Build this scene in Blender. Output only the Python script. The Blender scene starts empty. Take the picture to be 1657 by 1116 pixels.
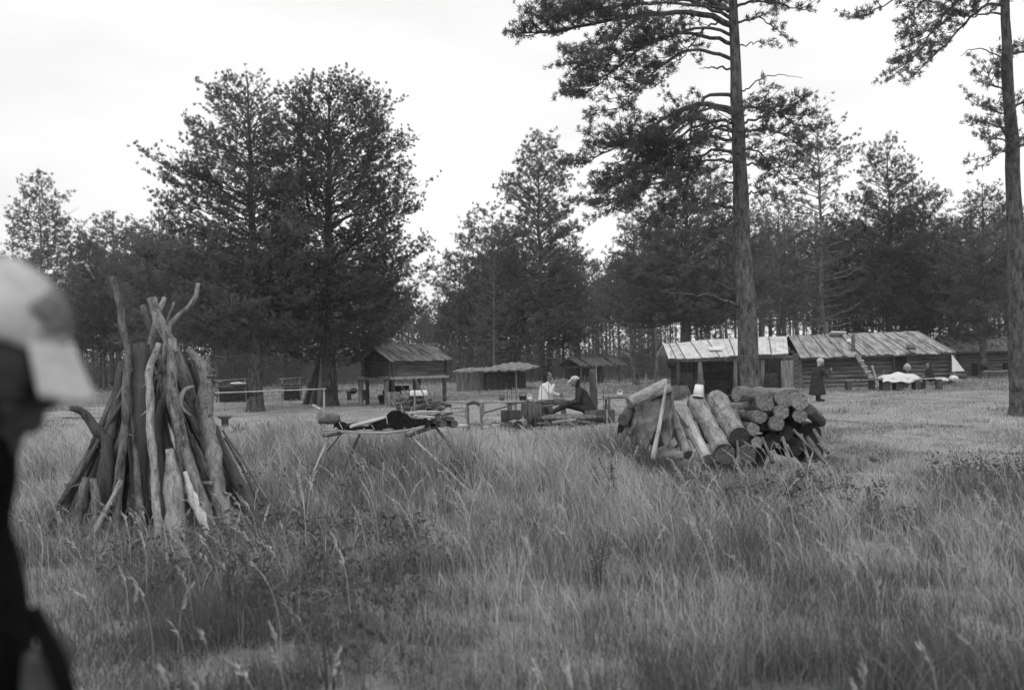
import bpy, bmesh, math, random
import numpy as np
from mathutils import Vector, Matrix, Euler, Quaternion, noise as mnoise
R = math.radians
C = bpy.context.scene.collection
scene = bpy.context.scene

# ------------------------------------------------------------------ camera
FPX, CX, HOR, CZ, ROLL = 1611.0, 828.5, 580.0, 1.6, R(1.0)
cam_d = bpy.data.cameras.new('camera'); cam = bpy.data.objects.new('camera', cam_d); C.objects.link(cam)
cam_d.sensor_width = 36.0; cam_d.lens = FPX/1657*36
cam_d.shift_y = (HOR-558)/1657; cam_d.clip_start = .05; cam_d.clip_end = 6000
cam_d.dof.use_dof = True; cam_d.dof.focus_distance = 17.0; cam_d.dof.aperture_fstop = 2.0
cam.location = (0, 0, CZ); cam.rotation_euler = (Euler((R(90), 0, 0)).to_matrix() @ Matrix.Rotation(-ROLL, 3, 'Z')).to_euler()
scene.camera = cam

# ------------------------------------------------------------------ world, sun, exposure
SUN_EL, SUN_AZ = R(48), R(200)       # azimuth clockwise from +Y (north)
w = bpy.data.worlds.new("World"); scene.world = w; w.use_nodes = True
nt = w.node_tree; nt.nodes.clear()
out = nt.nodes.new('ShaderNodeOutputWorld'); bg = nt.nodes.new('ShaderNodeBackground')
sky = nt.nodes.new('ShaderNodeTexSky'); sky.sky_type = 'NISHITA'; sky.sun_disc = False
sky.sun_elevation = SUN_EL; sky.sun_rotation = SUN_AZ; sky.dust_density = 4; sky.air_density = 1.0
bw = nt.nodes.new('ShaderNodeRGBToBW')
tc = nt.nodes.new('ShaderNodeTexCoord'); mp = nt.nodes.new('ShaderNodeMapping'); mp.inputs['Scale'].default_value = (1, 1, 3.5)
cn = nt.nodes.new('ShaderNodeTexNoise'); cn.inputs['Scale'].default_value = 1.6; cn.inputs['Detail'].default_value = 5; cn.inputs['Roughness'].default_value = .5
mr = nt.nodes.new('ShaderNodeMapRange'); mr.inputs[1].default_value = .3; mr.inputs[2].default_value = .7
mr.inputs[3].default_value = 8.7; mr.inputs[4].default_value = 12.4
mx = nt.nodes.new('ShaderNodeMix'); mx.data_type = 'FLOAT'; mx.inputs[0].default_value = .82
L = nt.links.new
L(sky.outputs[0], bw.inputs[0]); L(tc.outputs['Generated'], mp.inputs[0]); L(mp.outputs[0], cn.inputs['Vector'])
L(cn.outputs[0], mr.inputs[0]); L(bw.outputs[0], mx.inputs[2]); L(mr.outputs[0], mx.inputs[3])
L(mx.outputs[0], bg.inputs['Color']); L(bg.outputs[0], out.inputs[0])
bg.inputs['Strength'].default_value = 0.108
sd = bpy.data.lights.new('sun', 'SUN'); sd.energy = 0.8; sd.angle = R(25); sd.color = (1, .985, .96)
sun = bpy.data.objects.new('sun', sd); C.objects.link(sun)
sv = Vector((math.sin(SUN_AZ)*math.cos(SUN_EL), math.cos(SUN_AZ)*math.cos(SUN_EL), math.sin(SUN_EL)))
sun.rotation_euler = sv.to_track_quat('Z', 'Y').to_euler(); sun.location = (0, -20, 40)
scene.view_settings.view_transform = 'Standard'; scene.view_settings.look = 'None'
scene.view_settings.exposure = 0.0; scene.view_settings.gamma = 1.0
scene.render.engine = 'CYCLES'
scene.cycles.max_bounces = 5; scene.cycles.diffuse_bounces = 3; scene.cycles.transparent_max_bounces = 6
scene.cycles.use_adaptive_sampling = True; scene.cycles.adaptive_threshold = .02

# ------------------------------------------------------------------ picture <-> world helpers
def P(px, py, d):
    u, v = px-CX, HOR-py
    X = u*math.cos(ROLL)+v*math.sin(ROLL); Z = -u*math.sin(ROLL)+v*math.cos(ROLL)
    return Vector((X/FPX*d, d, CZ+Z/FPX*d))
def dep(px, py, z=0.0):
    u, v = px-CX, HOR-py
    return (CZ-z)*FPX/-(-u*math.sin(ROLL)+v*math.cos(ROLL))
def GP(px, d): p = P(px, HOR+60, d); return Vector((p.x, d, 0))
def mpp(d): return d/FPX          # metres per photo pixel

# ------------------------------------------------------------------ numpy value noise
def vnoise(x, y, seed=0):
    xi = np.floor(x).astype(np.int64); yi = np.floor(y).astype(np.int64)
    xf = x-xi; yf = y-yi; xf = xf*xf*(3-2*xf); yf = yf*yf*(3-2*yf)
    def h(a, b):
        n = (a*374761393 + b*668265263 + seed*974711) & 0x7fffffff
        n = ((n ^ (n >> 13))*1274126177) & 0x7fffffff
        return ((n ^ (n >> 16)) & 0xffff)/65535.0
    return (h(xi, yi)*(1-xf)+h(xi+1, yi)*xf)*(1-yf)+(h(xi, yi+1)*(1-xf)+h(xi+1, yi+1)*xf)*yf
def fbm(x, y, seed=0, o=3):
    s = 0; a = .5; t = 0
    for k in range(o): s = s+a*vnoise(x*2**k, y*2**k, seed+k); t += a; a *= .5
    return s/t

# ------------------------------------------------------------------ object helpers
def link(o, parent=None):
    C.objects.link(o)
    if parent is not None: o.parent = parent
    return o
def tag(o, label=None, cat=None, group=None, kind=None):
    if label: o['label'] = label
    if cat: o['category'] = cat
    if group: o['group'] = group
    if kind: o['kind'] = kind
    return o
def thing(name, label, cat, loc=(0, 0, 0), rotz=0.0, group=None):
    o = bpy.data.objects.new(name, None); o.empty_display_size = .2; link(o)
    o.location = loc; o.rotation_euler = (0, 0, rotz)
    return tag(o, label, cat, group)
def mesh_np(name, V, quads=None, tris=None, mats=(), midx=None, smooth=False, tone=None):
    me = bpy.data.meshes.new(name)
    V = np.asarray(V, dtype=np.float32)
    me.vertices.add(len(V)); me.vertices.foreach_set('co', V.ravel())
    parts, starts, k = [], [], 0
    if quads is not None and len(quads):
        parts.append(np.asarray(quads, dtype=np.int32).ravel()); starts.append(k+4*np.arange(len(quads))); k += 4*len(quads)
    if tris is not None and len(tris):
        parts.append(np.asarray(tris, dtype=np.int32).ravel()); starts.append(k+3*np.arange(len(tris))); k += 3*len(tris)
    loops = np.concatenate(parts); st = np.concatenate(starts).astype(np.int32)
    me.loops.add(len(loops)); me.loops.foreach_set('vertex_index', loops)
    me.polygons.add(len(st)); me.polygons.foreach_set('loop_start', st)
    me.polygons.foreach_set('use_smooth', np.full(len(st), smooth, dtype=bool))
    for m in mats: me.materials.append(m)
    if midx is not None: me.polygons.foreach_set('material_index', np.asarray(midx, dtype=np.int32))
    if tone is not None:
        a = me.attributes.new('tone', 'FLOAT', 'POINT'); a.data.foreach_set('value', np.asarray(tone, dtype=np.float32))
    me.update(calc_edges=True)
    return me
def ob(name, me, parent=None, loc=None):
    o = bpy.data.objects.new(name, me); link(o, parent)
    if loc is not None: o.location = loc
    return o

class MB:
    """collects boxes, tubes and plates and links them as ONE mesh object"""
    def __init__(s, seed=1): s.bm = bmesh.new(); s.rng = random.Random(seed)
    def box(s, c, size, rot=None, mi=0, jit=0.0, bev=0.0):
        M = Matrix.Translation(Vector(c)) @ (rot.to_4x4() if rot is not None else Matrix())
        vs = []
        for x in (-.5, .5):
            for y in (-.5, .5):
                for z in (-.5, .5):
                    j = Vector([s.rng.uniform(-jit, jit) for _ in range(3)])
                    vs.append(s.bm.verts.new(M @ (Vector((x*size[0], y*size[1], z*size[2]))+j)))
        fs = []
        for f in ((0, 1, 3, 2), (4, 6, 7, 5), (0, 4, 5, 1), (2, 3, 7, 6), (0, 2, 6, 4), (1, 5, 7, 3)):
            fc = s.bm.faces.new([vs[i] for i in f]); fc.material_index = mi; fs.append(fc)
        if bev > 0:
            es = list({e for f in fs for e in f.edges})
            r = bmesh.ops.bevel(s.bm, geom=es, offset=bev, segments=1, affect='EDGES')
            for f in r['faces']: f.material_index = mi
        return s
    def beam(s, a, b, w_, h_, mi=0, up=(0, 0, 1), bev=0.0, jit=0.0):
        a, b = Vector(a), Vector(b); d = b-a; z = d.normalized(); x = Vector(up).cross(z)
        if x.length < 1e-3: x = Vector((1, 0, 0)).cross(z)
        x.normalize(); y = z.cross(x)
        return s.box((a+b)/2, (w_, h_, d.length), Matrix((x, y, z)).transposed(), mi, jit, bev)
    def tube(s, pts, rad, n=8, mi=0, cap=0, rough=0.0, smooth=True):
        pts = [Vector(p) for p in pts]
        if not hasattr(rad, '__len__'): rad = [rad]*len(pts)
        rings = []; pu = None
        for i, p in enumerate(pts):
            t = (pts[min(i+1, len(pts)-1)]-pts[max(i-1, 0)]).normalized()
            if pu is None:
                ref = Vector((0, 0, 1)) if abs(t.z) < .8 else Vector((1, 0, 0))
                u = t.cross(ref).normalized()
            else: u = (pu-t*pu.dot(t)).normalized()
            v = t.cross(u); pu = u
            rings.append([s.bm.verts.new(p+(u*math.cos(6.28319*k/n)+v*math.sin(6.28319*k/n))*rad[i]*(1+s.rng.uniform(-rough, rough))) for k in range(n)])
        for a, b in zip(rings, rings[1:]):
            for k in range(n):
                f = s.bm.faces.new((a[k], a[(k+1) % n], b[(k+1) % n], b[k])); f.material_index = mi; f.smooth = smooth
        for r_, flip in ((rings[0], True), (rings[-1], False)):
            f = s.bm.faces.new(list(reversed(r_)) if flip else r_); f.material_index = cap
        return s
    def ball(s, c, r, sub=2, mi=0, rough=0.0):
        r = r if hasattr(r, '__len__') else (r, r, r)
        g = bmesh.ops.create_icosphere(s.bm, subdivisions=sub, radius=1)
        for v in g['verts']:
            k = 1+s.rng.uniform(-rough, rough)
            v.co = Vector(c)+Vector((v.co.x*r[0]*k, v.co.y*r[1]*k, v.co.z*r[2]*k))
            for f in v.link_faces: f.material_index = mi; f.smooth = True
        return s
    def poly(s, pts, thick=None, mi=0, n=None):
        """flat outline with a real thickness"""
        pts = [Vector(p) for p in pts]
        nn = Vector(n) if n is not None else (pts[1]-pts[0]).cross(pts[2]-pts[0]).normalized()
        a = [s.bm.verts.new(p) for p in pts]; b = [s.bm.verts.new(p-nn*thick) for p in pts]
        s.bm.faces.new(a).material_index = mi; s.bm.faces.new(list(reversed(b))).material_index = mi
        for k in range(len(a)):
            j = (k+1) % len(a); s.bm.faces.new((a[j], a[k], b[k], b[j])).material_index = mi
        return s
    def build(s, name, mats, parent=None, loc=None):
        me = bpy.data.meshes.new(name); bmesh.ops.recalc_face_normals(s.bm, faces=s.bm.faces)
        s.bm.to_mesh(me); s.bm.free()
        for m in (mats if isinstance(mats, (list, tuple)) else [mats]): me.materials.append(m)
        return ob(name, me, parent, loc)

# ------------------------------------------------------------------ materials (a monochrome place: every colour is a grey)
def g3(v): return (v, v, v, 1)
def make_mat(name, lo, hi, scale=6., stretch=(1, 1, 1), bump=.4, rough=.9, fine=60., spec=.15, vary=.0, tone=0., bdist=.01, transl=0.):
    m = bpy.data.materials.new(name); m.use_nodes = True; t = m.node_tree; N = t.nodes; K = t.links.new
    b = N['Principled BSDF']; b.inputs['Roughness'].default_value = rough; b.inputs['Specular IOR Level'].default_value = spec
    co = N.new('ShaderNodeTexCoord'); ma = N.new('ShaderNodeMapping'); ma.inputs['Scale'].default_value = stretch
    K(co.outputs['Object'], ma.inputs[0])
    a = N.new('ShaderNodeTexNoise'); a.inputs['Scale'].default_value = scale; a.inputs['Detail'].default_value = 6; a.inputs['Roughness'].default_value = .65
    c = N.new('ShaderNodeTexNoise'); c.inputs['Scale'].default_value = fine; c.inputs['Detail'].default_value = 3
    K(ma.outputs[0], a.inputs['Vector']); K(ma.outputs[0], c.inputs['Vector'])
    ad = N.new('ShaderNodeMath'); ad.operation = 'MULTIPLY_ADD'; ad.inputs[1].default_value = .45
    K(c.outputs[0], ad.inputs[0]); K(a.outputs[0], ad.inputs[2])
    r = N.new('ShaderNodeMapRange'); r.inputs[1].default_value = .52; r.inputs[2].default_value = .93
    r.inputs[3].default_value = lo; r.inputs[4].default_value = hi; K(ad.outputs[0], r.inputs[0])
    last = r.outputs[0]
    if vary:
        oi = N.new('ShaderNodeObjectInfo'); v = N.new('ShaderNodeMapRange'); v.inputs[3].default_value = 1-vary; v.inputs[4].default_value = 1+vary
        K(oi.outputs['Random'], v.inputs[0]); mu = N.new('ShaderNodeMath'); mu.operation = 'MULTIPLY'; K(last, mu.inputs[0]); K(v.outputs[0], mu.inputs[1]); last = mu.outputs[0]
    if tone:
        at = N.new('ShaderNodeAttribute'); at.attribute_name = 'tone'; v = N.new('ShaderNodeMapRange'); v.inputs[3].default_value = 1-tone; v.inputs[4].default_value = 1+tone
        K(at.outputs['Fac'], v.inputs[0]); mu = N.new('ShaderNodeMath'); mu.operation = 'MULTIPLY'; K(last, mu.inputs[0]); K(v.outputs[0], mu.inputs[1]); last = mu.outputs[0]
    K(last, b.inputs['Base Color'])
    if bump:
        bp = N.new('ShaderNodeBump'); bp.inputs['Strength'].default_value = bump; bp.inputs['Distance'].default_value = bdist
        K(ad.outputs[0], bp.inputs['Height']); K(bp.outputs[0], b.inputs['Normal'])
    if transl:
        tl = N.new('ShaderNodeBsdfTranslucent'); K(last, tl.inputs[0]); ms = N.new('ShaderNodeMixShader'); ms.inputs[0].default_value = transl
        K(b.outputs[0], ms.inputs[1]); K(tl.outputs[0], ms.inputs[2]); K(ms.outputs[0], N['Material Output'].inputs[0])
    return m
def leaf_mat(name, v, tone=.4, transl=.3, vary=.12):
    m = bpy.data.materials.new(name); m.use_nodes = True; t = m.node_tree; N = t.nodes; K = t.links.new; N.clear()
    at = N.new('ShaderNodeAttribute'); at.attribute_name = 'tone'
    r = N.new('ShaderNodeMapRange'); r.inputs[3].default_value = v*(1-tone); r.inputs[4].default_value = v*(1+tone); K(at.outputs['Fac'], r.inputs[0])
    oi = N.new('ShaderNodeObjectInfo'); q = N.new('ShaderNodeMapRange'); q.inputs[3].default_value = 1-vary; q.inputs[4].default_value = 1+vary; K(oi.outputs['Random'], q.inputs[0])
    mu = N.new('ShaderNodeMath'); mu.operation = 'MULTIPLY'; K(r.outputs[0], mu.inputs[0]); K(q.outputs[0], mu.inputs[1])
    d = N.new('ShaderNodeBsdfDiffuse'); l = N.new('ShaderNodeBsdfTranslucent'); s = N.new('ShaderNodeMixShader'); s.inputs[0].default_value = transl
    o = N.new('ShaderNodeOutputMaterial')
    K(mu.outputs[0], d.inputs[0]); K(mu.outputs[0], l.inputs[0]); K(d.outputs[0], s.inputs[1]); K(l.outputs[0], s.inputs[2]); K(s.outputs[0], o.inputs[0])
    return m
M = {}
M['bark'] = make_mat('pine_bark', .02, .2, 13, (1, 1, .3), 1, bdist=.07, vary=.15)
M['bark_far'] = make_mat('pine_bark_far', .09, .2, 5, (1, 1, .25), .5, vary=.25)
M['bark_pale'] = make_mat('pale_bark', .12, .26, 7, (1, 1, .25), .6, bdist=.02)
M['needles'] = leaf_mat('needles', .15, .45, .45)
M['needles_far'] = leaf_mat('needles_far', .14, .4, .45, vary=.25)
M['needles_wood'] = leaf_mat('needles_wood', .11, .35)
M['brush'] = leaf_mat('brush', .15, .4, .3)
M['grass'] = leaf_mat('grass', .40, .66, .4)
M['short_grass'] = leaf_mat('short_grass', .29, .6, .3)
M['herb'] = leaf_mat('herb', .15, .6, .3)
M['litter'] = leaf_mat('litter', .24, .7, .2)
M['weed'] = leaf_mat('weed', .11, .3, .1)
M['drywood'] = make_mat('dry_wood', .05, .33, 11, (1, 1, .16), 1, vary=.28, bdist=.02, fine=90)
M['palewood'] = make_mat('pale_wood', .16, .56, 11, (1, 1, .16), .8, vary=.2, bdist=.015)
M['oldwood'] = make_mat('gnarled_grey_wood', .03, .30, 16, (1, 1, .3), 1, vary=.3, bdist=.03, fine=100)
M['roofdark'] = make_mat('weathered_dark_roof', .05, .34, 4, (1, .3, .6), .8, fine=34)
M['stackpale'] = make_mat('pale_gnarled_wood', .09, .46, 16, (1, 1, .3), 1, vary=.2, bdist=.03, fine=100)
M['whitewood'] = make_mat('peeled_wood', .4, .78, 9, (1, 1, .12), .5)
M['darkwood'] = make_mat('dark_wood', .04, .13, 9, (1, 1, .12), .8, vary=.2)
M['loglight'] = make_mat('log_bark_light', .10, .52, 15, (1, 1, .45), 1, vary=.12, bdist=.03, fine=110)
M['log'] = make_mat('log_bark', .06, .34, 14, (1, 1, .4), 1, vary=.2, bdist=.03, fine=110)
M['cut'] = make_mat('cut_end', .09, .36, 22, (1, 1, 1), .8, vary=.3, bdist=.02)
M['cut_dark'] = make_mat('cut_end_dark', .07, .16, 14, (1, 1, 1), .3, vary=.2)
M['wallx'] = make_mat('log_wall', .06, .27, 5, (.14, 1, 1.6), .8, vary=.1, bdist=.03)
M['walldark'] = make_mat('old_boards', .03, .10, 6, (.3, 1, 1), .7, vary=.1)
M['roofboard'] = make_mat('roof_boards', .08, .52, 4, (1, .3, .6), .8, fine=34)
M['roofwhite'] = make_mat('bleached_roof_boards', .38, .74, 4, (1, .4, 1), .5, fine=40)
M['rooffelt'] = make_mat('turf_roof', .1, .34, 4, (1, 1, 1), .8)
M['tarp'] = make_mat('dark_tarpaulin', .03, .16, 7, (1, 1, 1), .3, rough=.55, spec=.4)
M['black'] = make_mat('black_cloth', .004, .010, 8, (1, 1, 1), .3, rough=.9, spec=.03)
M['white'] = make_mat('white_enamel', .7, .82, 4, (1, 1, 1), .05, rough=.5, spec=.4)
M['cloth_white'] = make_mat('white_cloth', .6, .78, 9, (1, 1, 1), .4)
M['metal'] = make_mat('dull_metal', .07, .16, 8, (1, 1, 1), .3, rough=.5, spec=.5)
M['soot_shade'] = make_mat('soot_and_shade', .012, .05, 8, (1, 1, 1), .5)  # soot on pots and stoves; painted-in shade on backing logs and woodpile voids
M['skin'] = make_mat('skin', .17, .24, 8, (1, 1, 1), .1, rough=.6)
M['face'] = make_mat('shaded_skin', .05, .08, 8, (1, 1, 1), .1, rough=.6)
M['hair'] = make_mat('dark_hair', .012, .04, 30, (1, 1, .3), .6)
M['coat'] = make_mat('dark_coat', .018, .06, 9, (1, 1, 1), .6)
M['coat_mid'] = make_mat('grey_coat', .05, .11, 9, (1, 1, 1), .6)
M['cap'] = make_mat('pale_cap', .4, .62, 8, (1, 1, 1), .3)
M['cap_panel'] = make_mat('cap_panel', .1, .24, 14, (1, 1, 1), .3)
M['jeans'] = make_mat('jeans', .07, .14, 9, (1, 1, 1), .5)
M['boot'] = make_mat('boot', .015, .04, 9, (1, 1, 1), .3, rough=.6)

for k_ in ('cut', 'cut_dark'):          # growth rings and radial cracks on sawn ends (logs lie along their own Z)
    t = M[k_].node_tree; b = t.nodes['Principled BSDF']; src = b.inputs['Base Color'].links[0].from_socket
    co = t.nodes.new('ShaderNodeTexCoord'); wv = t.nodes.new('ShaderNodeTexWave'); wv.wave_type = 'RINGS'; wv.rings_direction = 'Z'; wv.inputs['Scale'].default_value = 22; wv.inputs['Distortion'].default_value = 3.0; wv.inputs['Detail Scale'].default_value = 2
    gr = t.nodes.new('ShaderNodeTexGradient'); gr.gradient_type = 'RADIAL'; nz = t.nodes.new('ShaderNodeTexNoise'); nz.noise_dimensions = '1D'; nz.inputs['Scale'].default_value = 17
    mr_ = t.nodes.new('ShaderNodeMapRange'); mr_.inputs[1].default_value = .30; mr_.inputs[2].default_value = .42; mr_.inputs[3].default_value = .55; mr_.inputs[4].default_value = 1
    m1 = t.nodes.new('ShaderNodeMapRange'); m1.inputs[3].default_value = .62; m1.inputs[4].default_value = 1.15
    mu = t.nodes.new('ShaderNodeMath'); mu.operation = 'MULTIPLY'; mv = t.nodes.new('ShaderNodeMath'); mv.operation = 'MULTIPLY'
    L2 = t.links.new; L2(co.outputs['Object'], wv.inputs['Vector']); L2(co.outputs['Object'], gr.inputs[0]); L2(gr.outputs['Fac'], nz.inputs['W']); L2(nz.outputs[0], mr_.inputs[0])
    L2(wv.outputs['Fac'], m1.inputs[0]); L2(src, mu.inputs[0]); L2(m1.outputs[0], mu.inputs[1]); L2(mu.outputs[0], mv.inputs[0]); L2(mr_.outputs[0], mv.inputs[1]); L2(mv.outputs[0], b.inputs['Base Color'])
# ------------------------------------------------------------------ ground
def ground_h(x, y):
    f = np.clip((y-3)/20, 0, 1)
    return (fbm(x*.35+9, y*.35, 5, 3)-.5)*.10*f*np.clip((90-y)/40, 0, 1)
def build_ground():
    xs = np.concatenate([[-3000, -800, -300, -160], np.linspace(-90, 90, 181), [160, 300, 800, 3000]])
    ys = np.concatenate([[-600, -100, -20], np.linspace(-4, 120, 249), [160, 250, 500, 1200, 3500]])
    X, Y = np.meshgrid(xs, ys); Z = ground_h(X, Y)
    V = np.stack([X.ravel(), Y.ravel(), Z.ravel()], 1); nx = len(xs)
    i, j = np.meshgrid(np.arange(nx-1), np.arange(len(ys)-1)); a = (j*nx+i).ravel()
    Q = np.stack([a, a+1, a+nx+1, a+nx], 1)
    m = make_mat('earth_and_litter', .07, .27, .55, (1, 1, 1), .5, fine=14, bdist=.03)
    o = ob('ground', mesh_np('ground', V, Q, mats=[m], smooth=True)); tag(o, kind='structure')
    # trodden pale earth of the camp: a sheet a few mm above the ground, its edge irregular
    rng = np.random.default_rng(3)
    for nm, ctr, rx, ry, lo, hi in (('trodden_ground', (-3.5, 31, 0), 13, 9.5, .17, .42), ('worn_ground', (13, 33, 0), 12, 9, .15, .38)):
        n, rings = 72, 14; V = [(ctr[0], ctr[1], 0)]; Q = []; T = []
        ed = 1+.22*np.sin(np.arange(n)*.26+1)+.12*rng.normal(size=n)
        for k in range(1, rings+1):
            for i in range(n):
                a = 2*math.pi*i/n; f = k/rings*ed[i]; V.append((ctr[0]+math.cos(a)*rx*f, ctr[1]+math.sin(a)*ry*f, 0))
        V = np.array(V); V[:, 2] = ground_h(V[:, 0], V[:, 1])+.012
        for i in range(n):
            T.append((0, 1+i, 1+(i+1) % n))
            for k in range(rings-1): b = 1+k*n; Q.append((b+i, b+n+i, b+n+(i+1) % n, b+(i+1) % n))
        m = make_mat(nm, lo, hi, .8, (1, 1, 1), .4, fine=20)
        tag(ob(nm, mesh_np(nm, V, Q, T, mats=[m], smooth=True)), kind='structure')
build_ground()

# ------------------------------------------------------------------ grass
def px_of(x, y): return CX+x/y*FPX
def grass_height(x, y):
    p = px_of(x, y)
    b = np.interp(p, [-200, 150, 330, 640, 700, 1000, 1040, 1300, 1400, 1500, 1700], [19.5, 19.5, 20.5, 19, 17, 16.5, 15, 13, 11.5, 11, 10.5])
    b = b+(fbm(x*.5, y*.5, 21)-.5)*3
    tall = 1/(1+np.exp((y-b)/.7))
    patch = fbm(x*.55+3, y*.4, 8, 3)
    h = .10+.42*np.clip((patch-.25)*1.9, .2, 1.1)*(.6+.8*fbm(x*3.1, y*3.1, 91, 2))
    h = h*(1+.55*np.clip((y-7)/8, 0, 1))        # taller out in the meadow
    sh = .05+.08*fbm(x*.4, y*.3, 31)+.5*np.clip(fbm(x*.8, y*.45, 37)-.55, 0, .3)
    return np.where(tall > .5, h, sh), tall
PILES = [(-3.62, 10.15, .75), (3.7, 13.9, .95), (2.2, 13.6, .55)]
def blades(n, y0, y1, wid, rng, dens_pow=0, hmul=1.0, keep_tall=True, extra_w=1.0):
    y = np.sqrt(rng.uniform(y0*y0, y1*y1, n)); x = (rng.uniform(-1, 1, n)*(.56*y+1.2))
    h, tall = grass_height(x, y)
    keep = np.ones(n, bool)
    cl = fbm(x*2.6, y*2.6, 51, 3); keep &= rng.uniform(0, 1, n) < np.clip((cl-.3)*3.4, .07, 1)
    for (cx, cy, r) in PILES: keep &= ((x-cx)**2+(y-cy)**2) > (r*.75)**2
    keep &= ~((np.hypot(x+3.5, (y-31)*1.3) < 9) & (rng.uniform(0, 1, n) < .55))
    x, y, h, tall = x[keep], y[keep], h[keep], tall[keep]; n = len(x)
    h = h*rng.uniform(.45, 1.25, n)*hmul
    z = ground_h(x, y)-.01
    # a blade bends over; most lean to the left
    az = rng.uniform(0, 2*np.pi, n); bend = rng.uniform(.05, .85, n)*h
    dx = np.cos(az)*bend*.7-.10*h*(tall > .5)*rng.uniform(-.5, 2, n); dy = np.sin(az)*bend*.8
    fa = rng.uniform(0, 2*np.pi, n)
    wv = wid*rng.uniform(.6, 1.5, n)*np.maximum(1, y/8)**.8*extra_w
    wx, wy = np.cos(fa)*wv*.5, np.sin(fa)*wv*.5
    ts = [0, .4, .75, 1.0]; V = np.zeros((n, 7, 3), np.float32)
    for k, t in enumerate(ts[:3]):
        s = (1-t*.45)
        px_, py_, pz = x+dx*t*t, y+dy*t*t, z+h*(t-.18*t*t)
        V[:, 2*k] = np.stack([px_-wx*s, py_-wy*s, pz], 1); V[:, 2*k+1] = np.stack([px_+wx*s, py_+wy*s, pz], 1)
    V[:, 6] = np.stack([x+dx, y+dy, z+h*.80], 1)
    base = (np.arange(n)*7)[:, None]
    Q = np.concatenate([base+np.array([[0, 1, 3, 2]]), base+np.array([[2, 3, 5, 4]])]); T = base+np.array([[4, 5, 6]])
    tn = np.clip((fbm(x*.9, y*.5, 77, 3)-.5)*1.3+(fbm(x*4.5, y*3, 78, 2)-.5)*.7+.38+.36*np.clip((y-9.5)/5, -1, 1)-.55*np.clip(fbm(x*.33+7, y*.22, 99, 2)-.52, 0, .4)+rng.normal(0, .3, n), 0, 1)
    return V.reshape(-1, 3), Q, T, np.repeat(tn, 7)
def cat(parts):
    V, Q, T, N = [], [], [], []; o = 0
    for v, q, t, n in parts:
        V.append(v); Q.append(q+o); T.append(t+o); N.append(n); o += len(v)
    return np.concatenate(V), np.concatenate(Q), np.concatenate(T), np.concatenate(N)
rg = np.random.default_rng(11)
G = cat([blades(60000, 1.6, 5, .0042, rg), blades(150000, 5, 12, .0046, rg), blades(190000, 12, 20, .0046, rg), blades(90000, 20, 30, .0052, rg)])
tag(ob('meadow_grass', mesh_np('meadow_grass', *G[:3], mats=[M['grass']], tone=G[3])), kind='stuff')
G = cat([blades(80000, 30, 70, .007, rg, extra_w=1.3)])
tag(ob('short_grass', mesh_np('short_grass', *G[:3], mats=[M['short_grass']], tone=G[3])), kind='stuff')
# dead litter at the roots of the near grass
G = cat([blades(60000, 1.6, 9, .007, rg, hmul=.35)])
tag(ob('grass_litter', mesh_np('grass_litter', *G[:3], mats=[M['litter']], tone=G[3])), kind='stuff')
# broad-leaved herbs between the grass: darker, coarser
def herbs(n, y0, y1, rng):
    V, T, N = [], [], []; o = 0
    for _ in range(n):
        y = math.sqrt(rng.uniform(y0*y0, y1*y1)); x = rng.uniform(-1, 1)*(.56*y+1)
        if float(fbm(np.array([x*.45+4]), np.array([y*.4]), 63)[0]) < .5: continue
        H = rng.uniform(.12, .38); m = int(rng.integers(14, 34)); z = rng.uniform(.04, 1, m)*H; c = np.stack([x+rng.normal(0, .05, m), y+rng.normal(0, .05, m), z], 1)
        e = rng.normal(0, (.016+.014*rng.uniform())*min(1, y/7), (m, 2, 3)); V += np.stack([c, c+e[:, 0], c+e[:, 1]], 1).reshape(-1, 3).tolist(); T += (o+np.arange(m*3).reshape(-1, 3)).tolist(); N += np.repeat(rng.uniform(0, 1, m), 3).tolist(); o += 3*m
        for k in range(3): lx, ly = rng.normal(0, .05, 2); V += [(x-.003, y, 0), (x+.003, y, 0), (x+lx, y+ly, H*1.15)]; N += [.4]*3; T.append((o, o+1, o+2)); o += 3
    return mesh_np('meadow_herbs', V, None, T, mats=[M['herb']], tone=N)
tag(ob('meadow_herbs', herbs(3600, 2.2, 13, np.random.default_rng(8))), kind='stuff')
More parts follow.
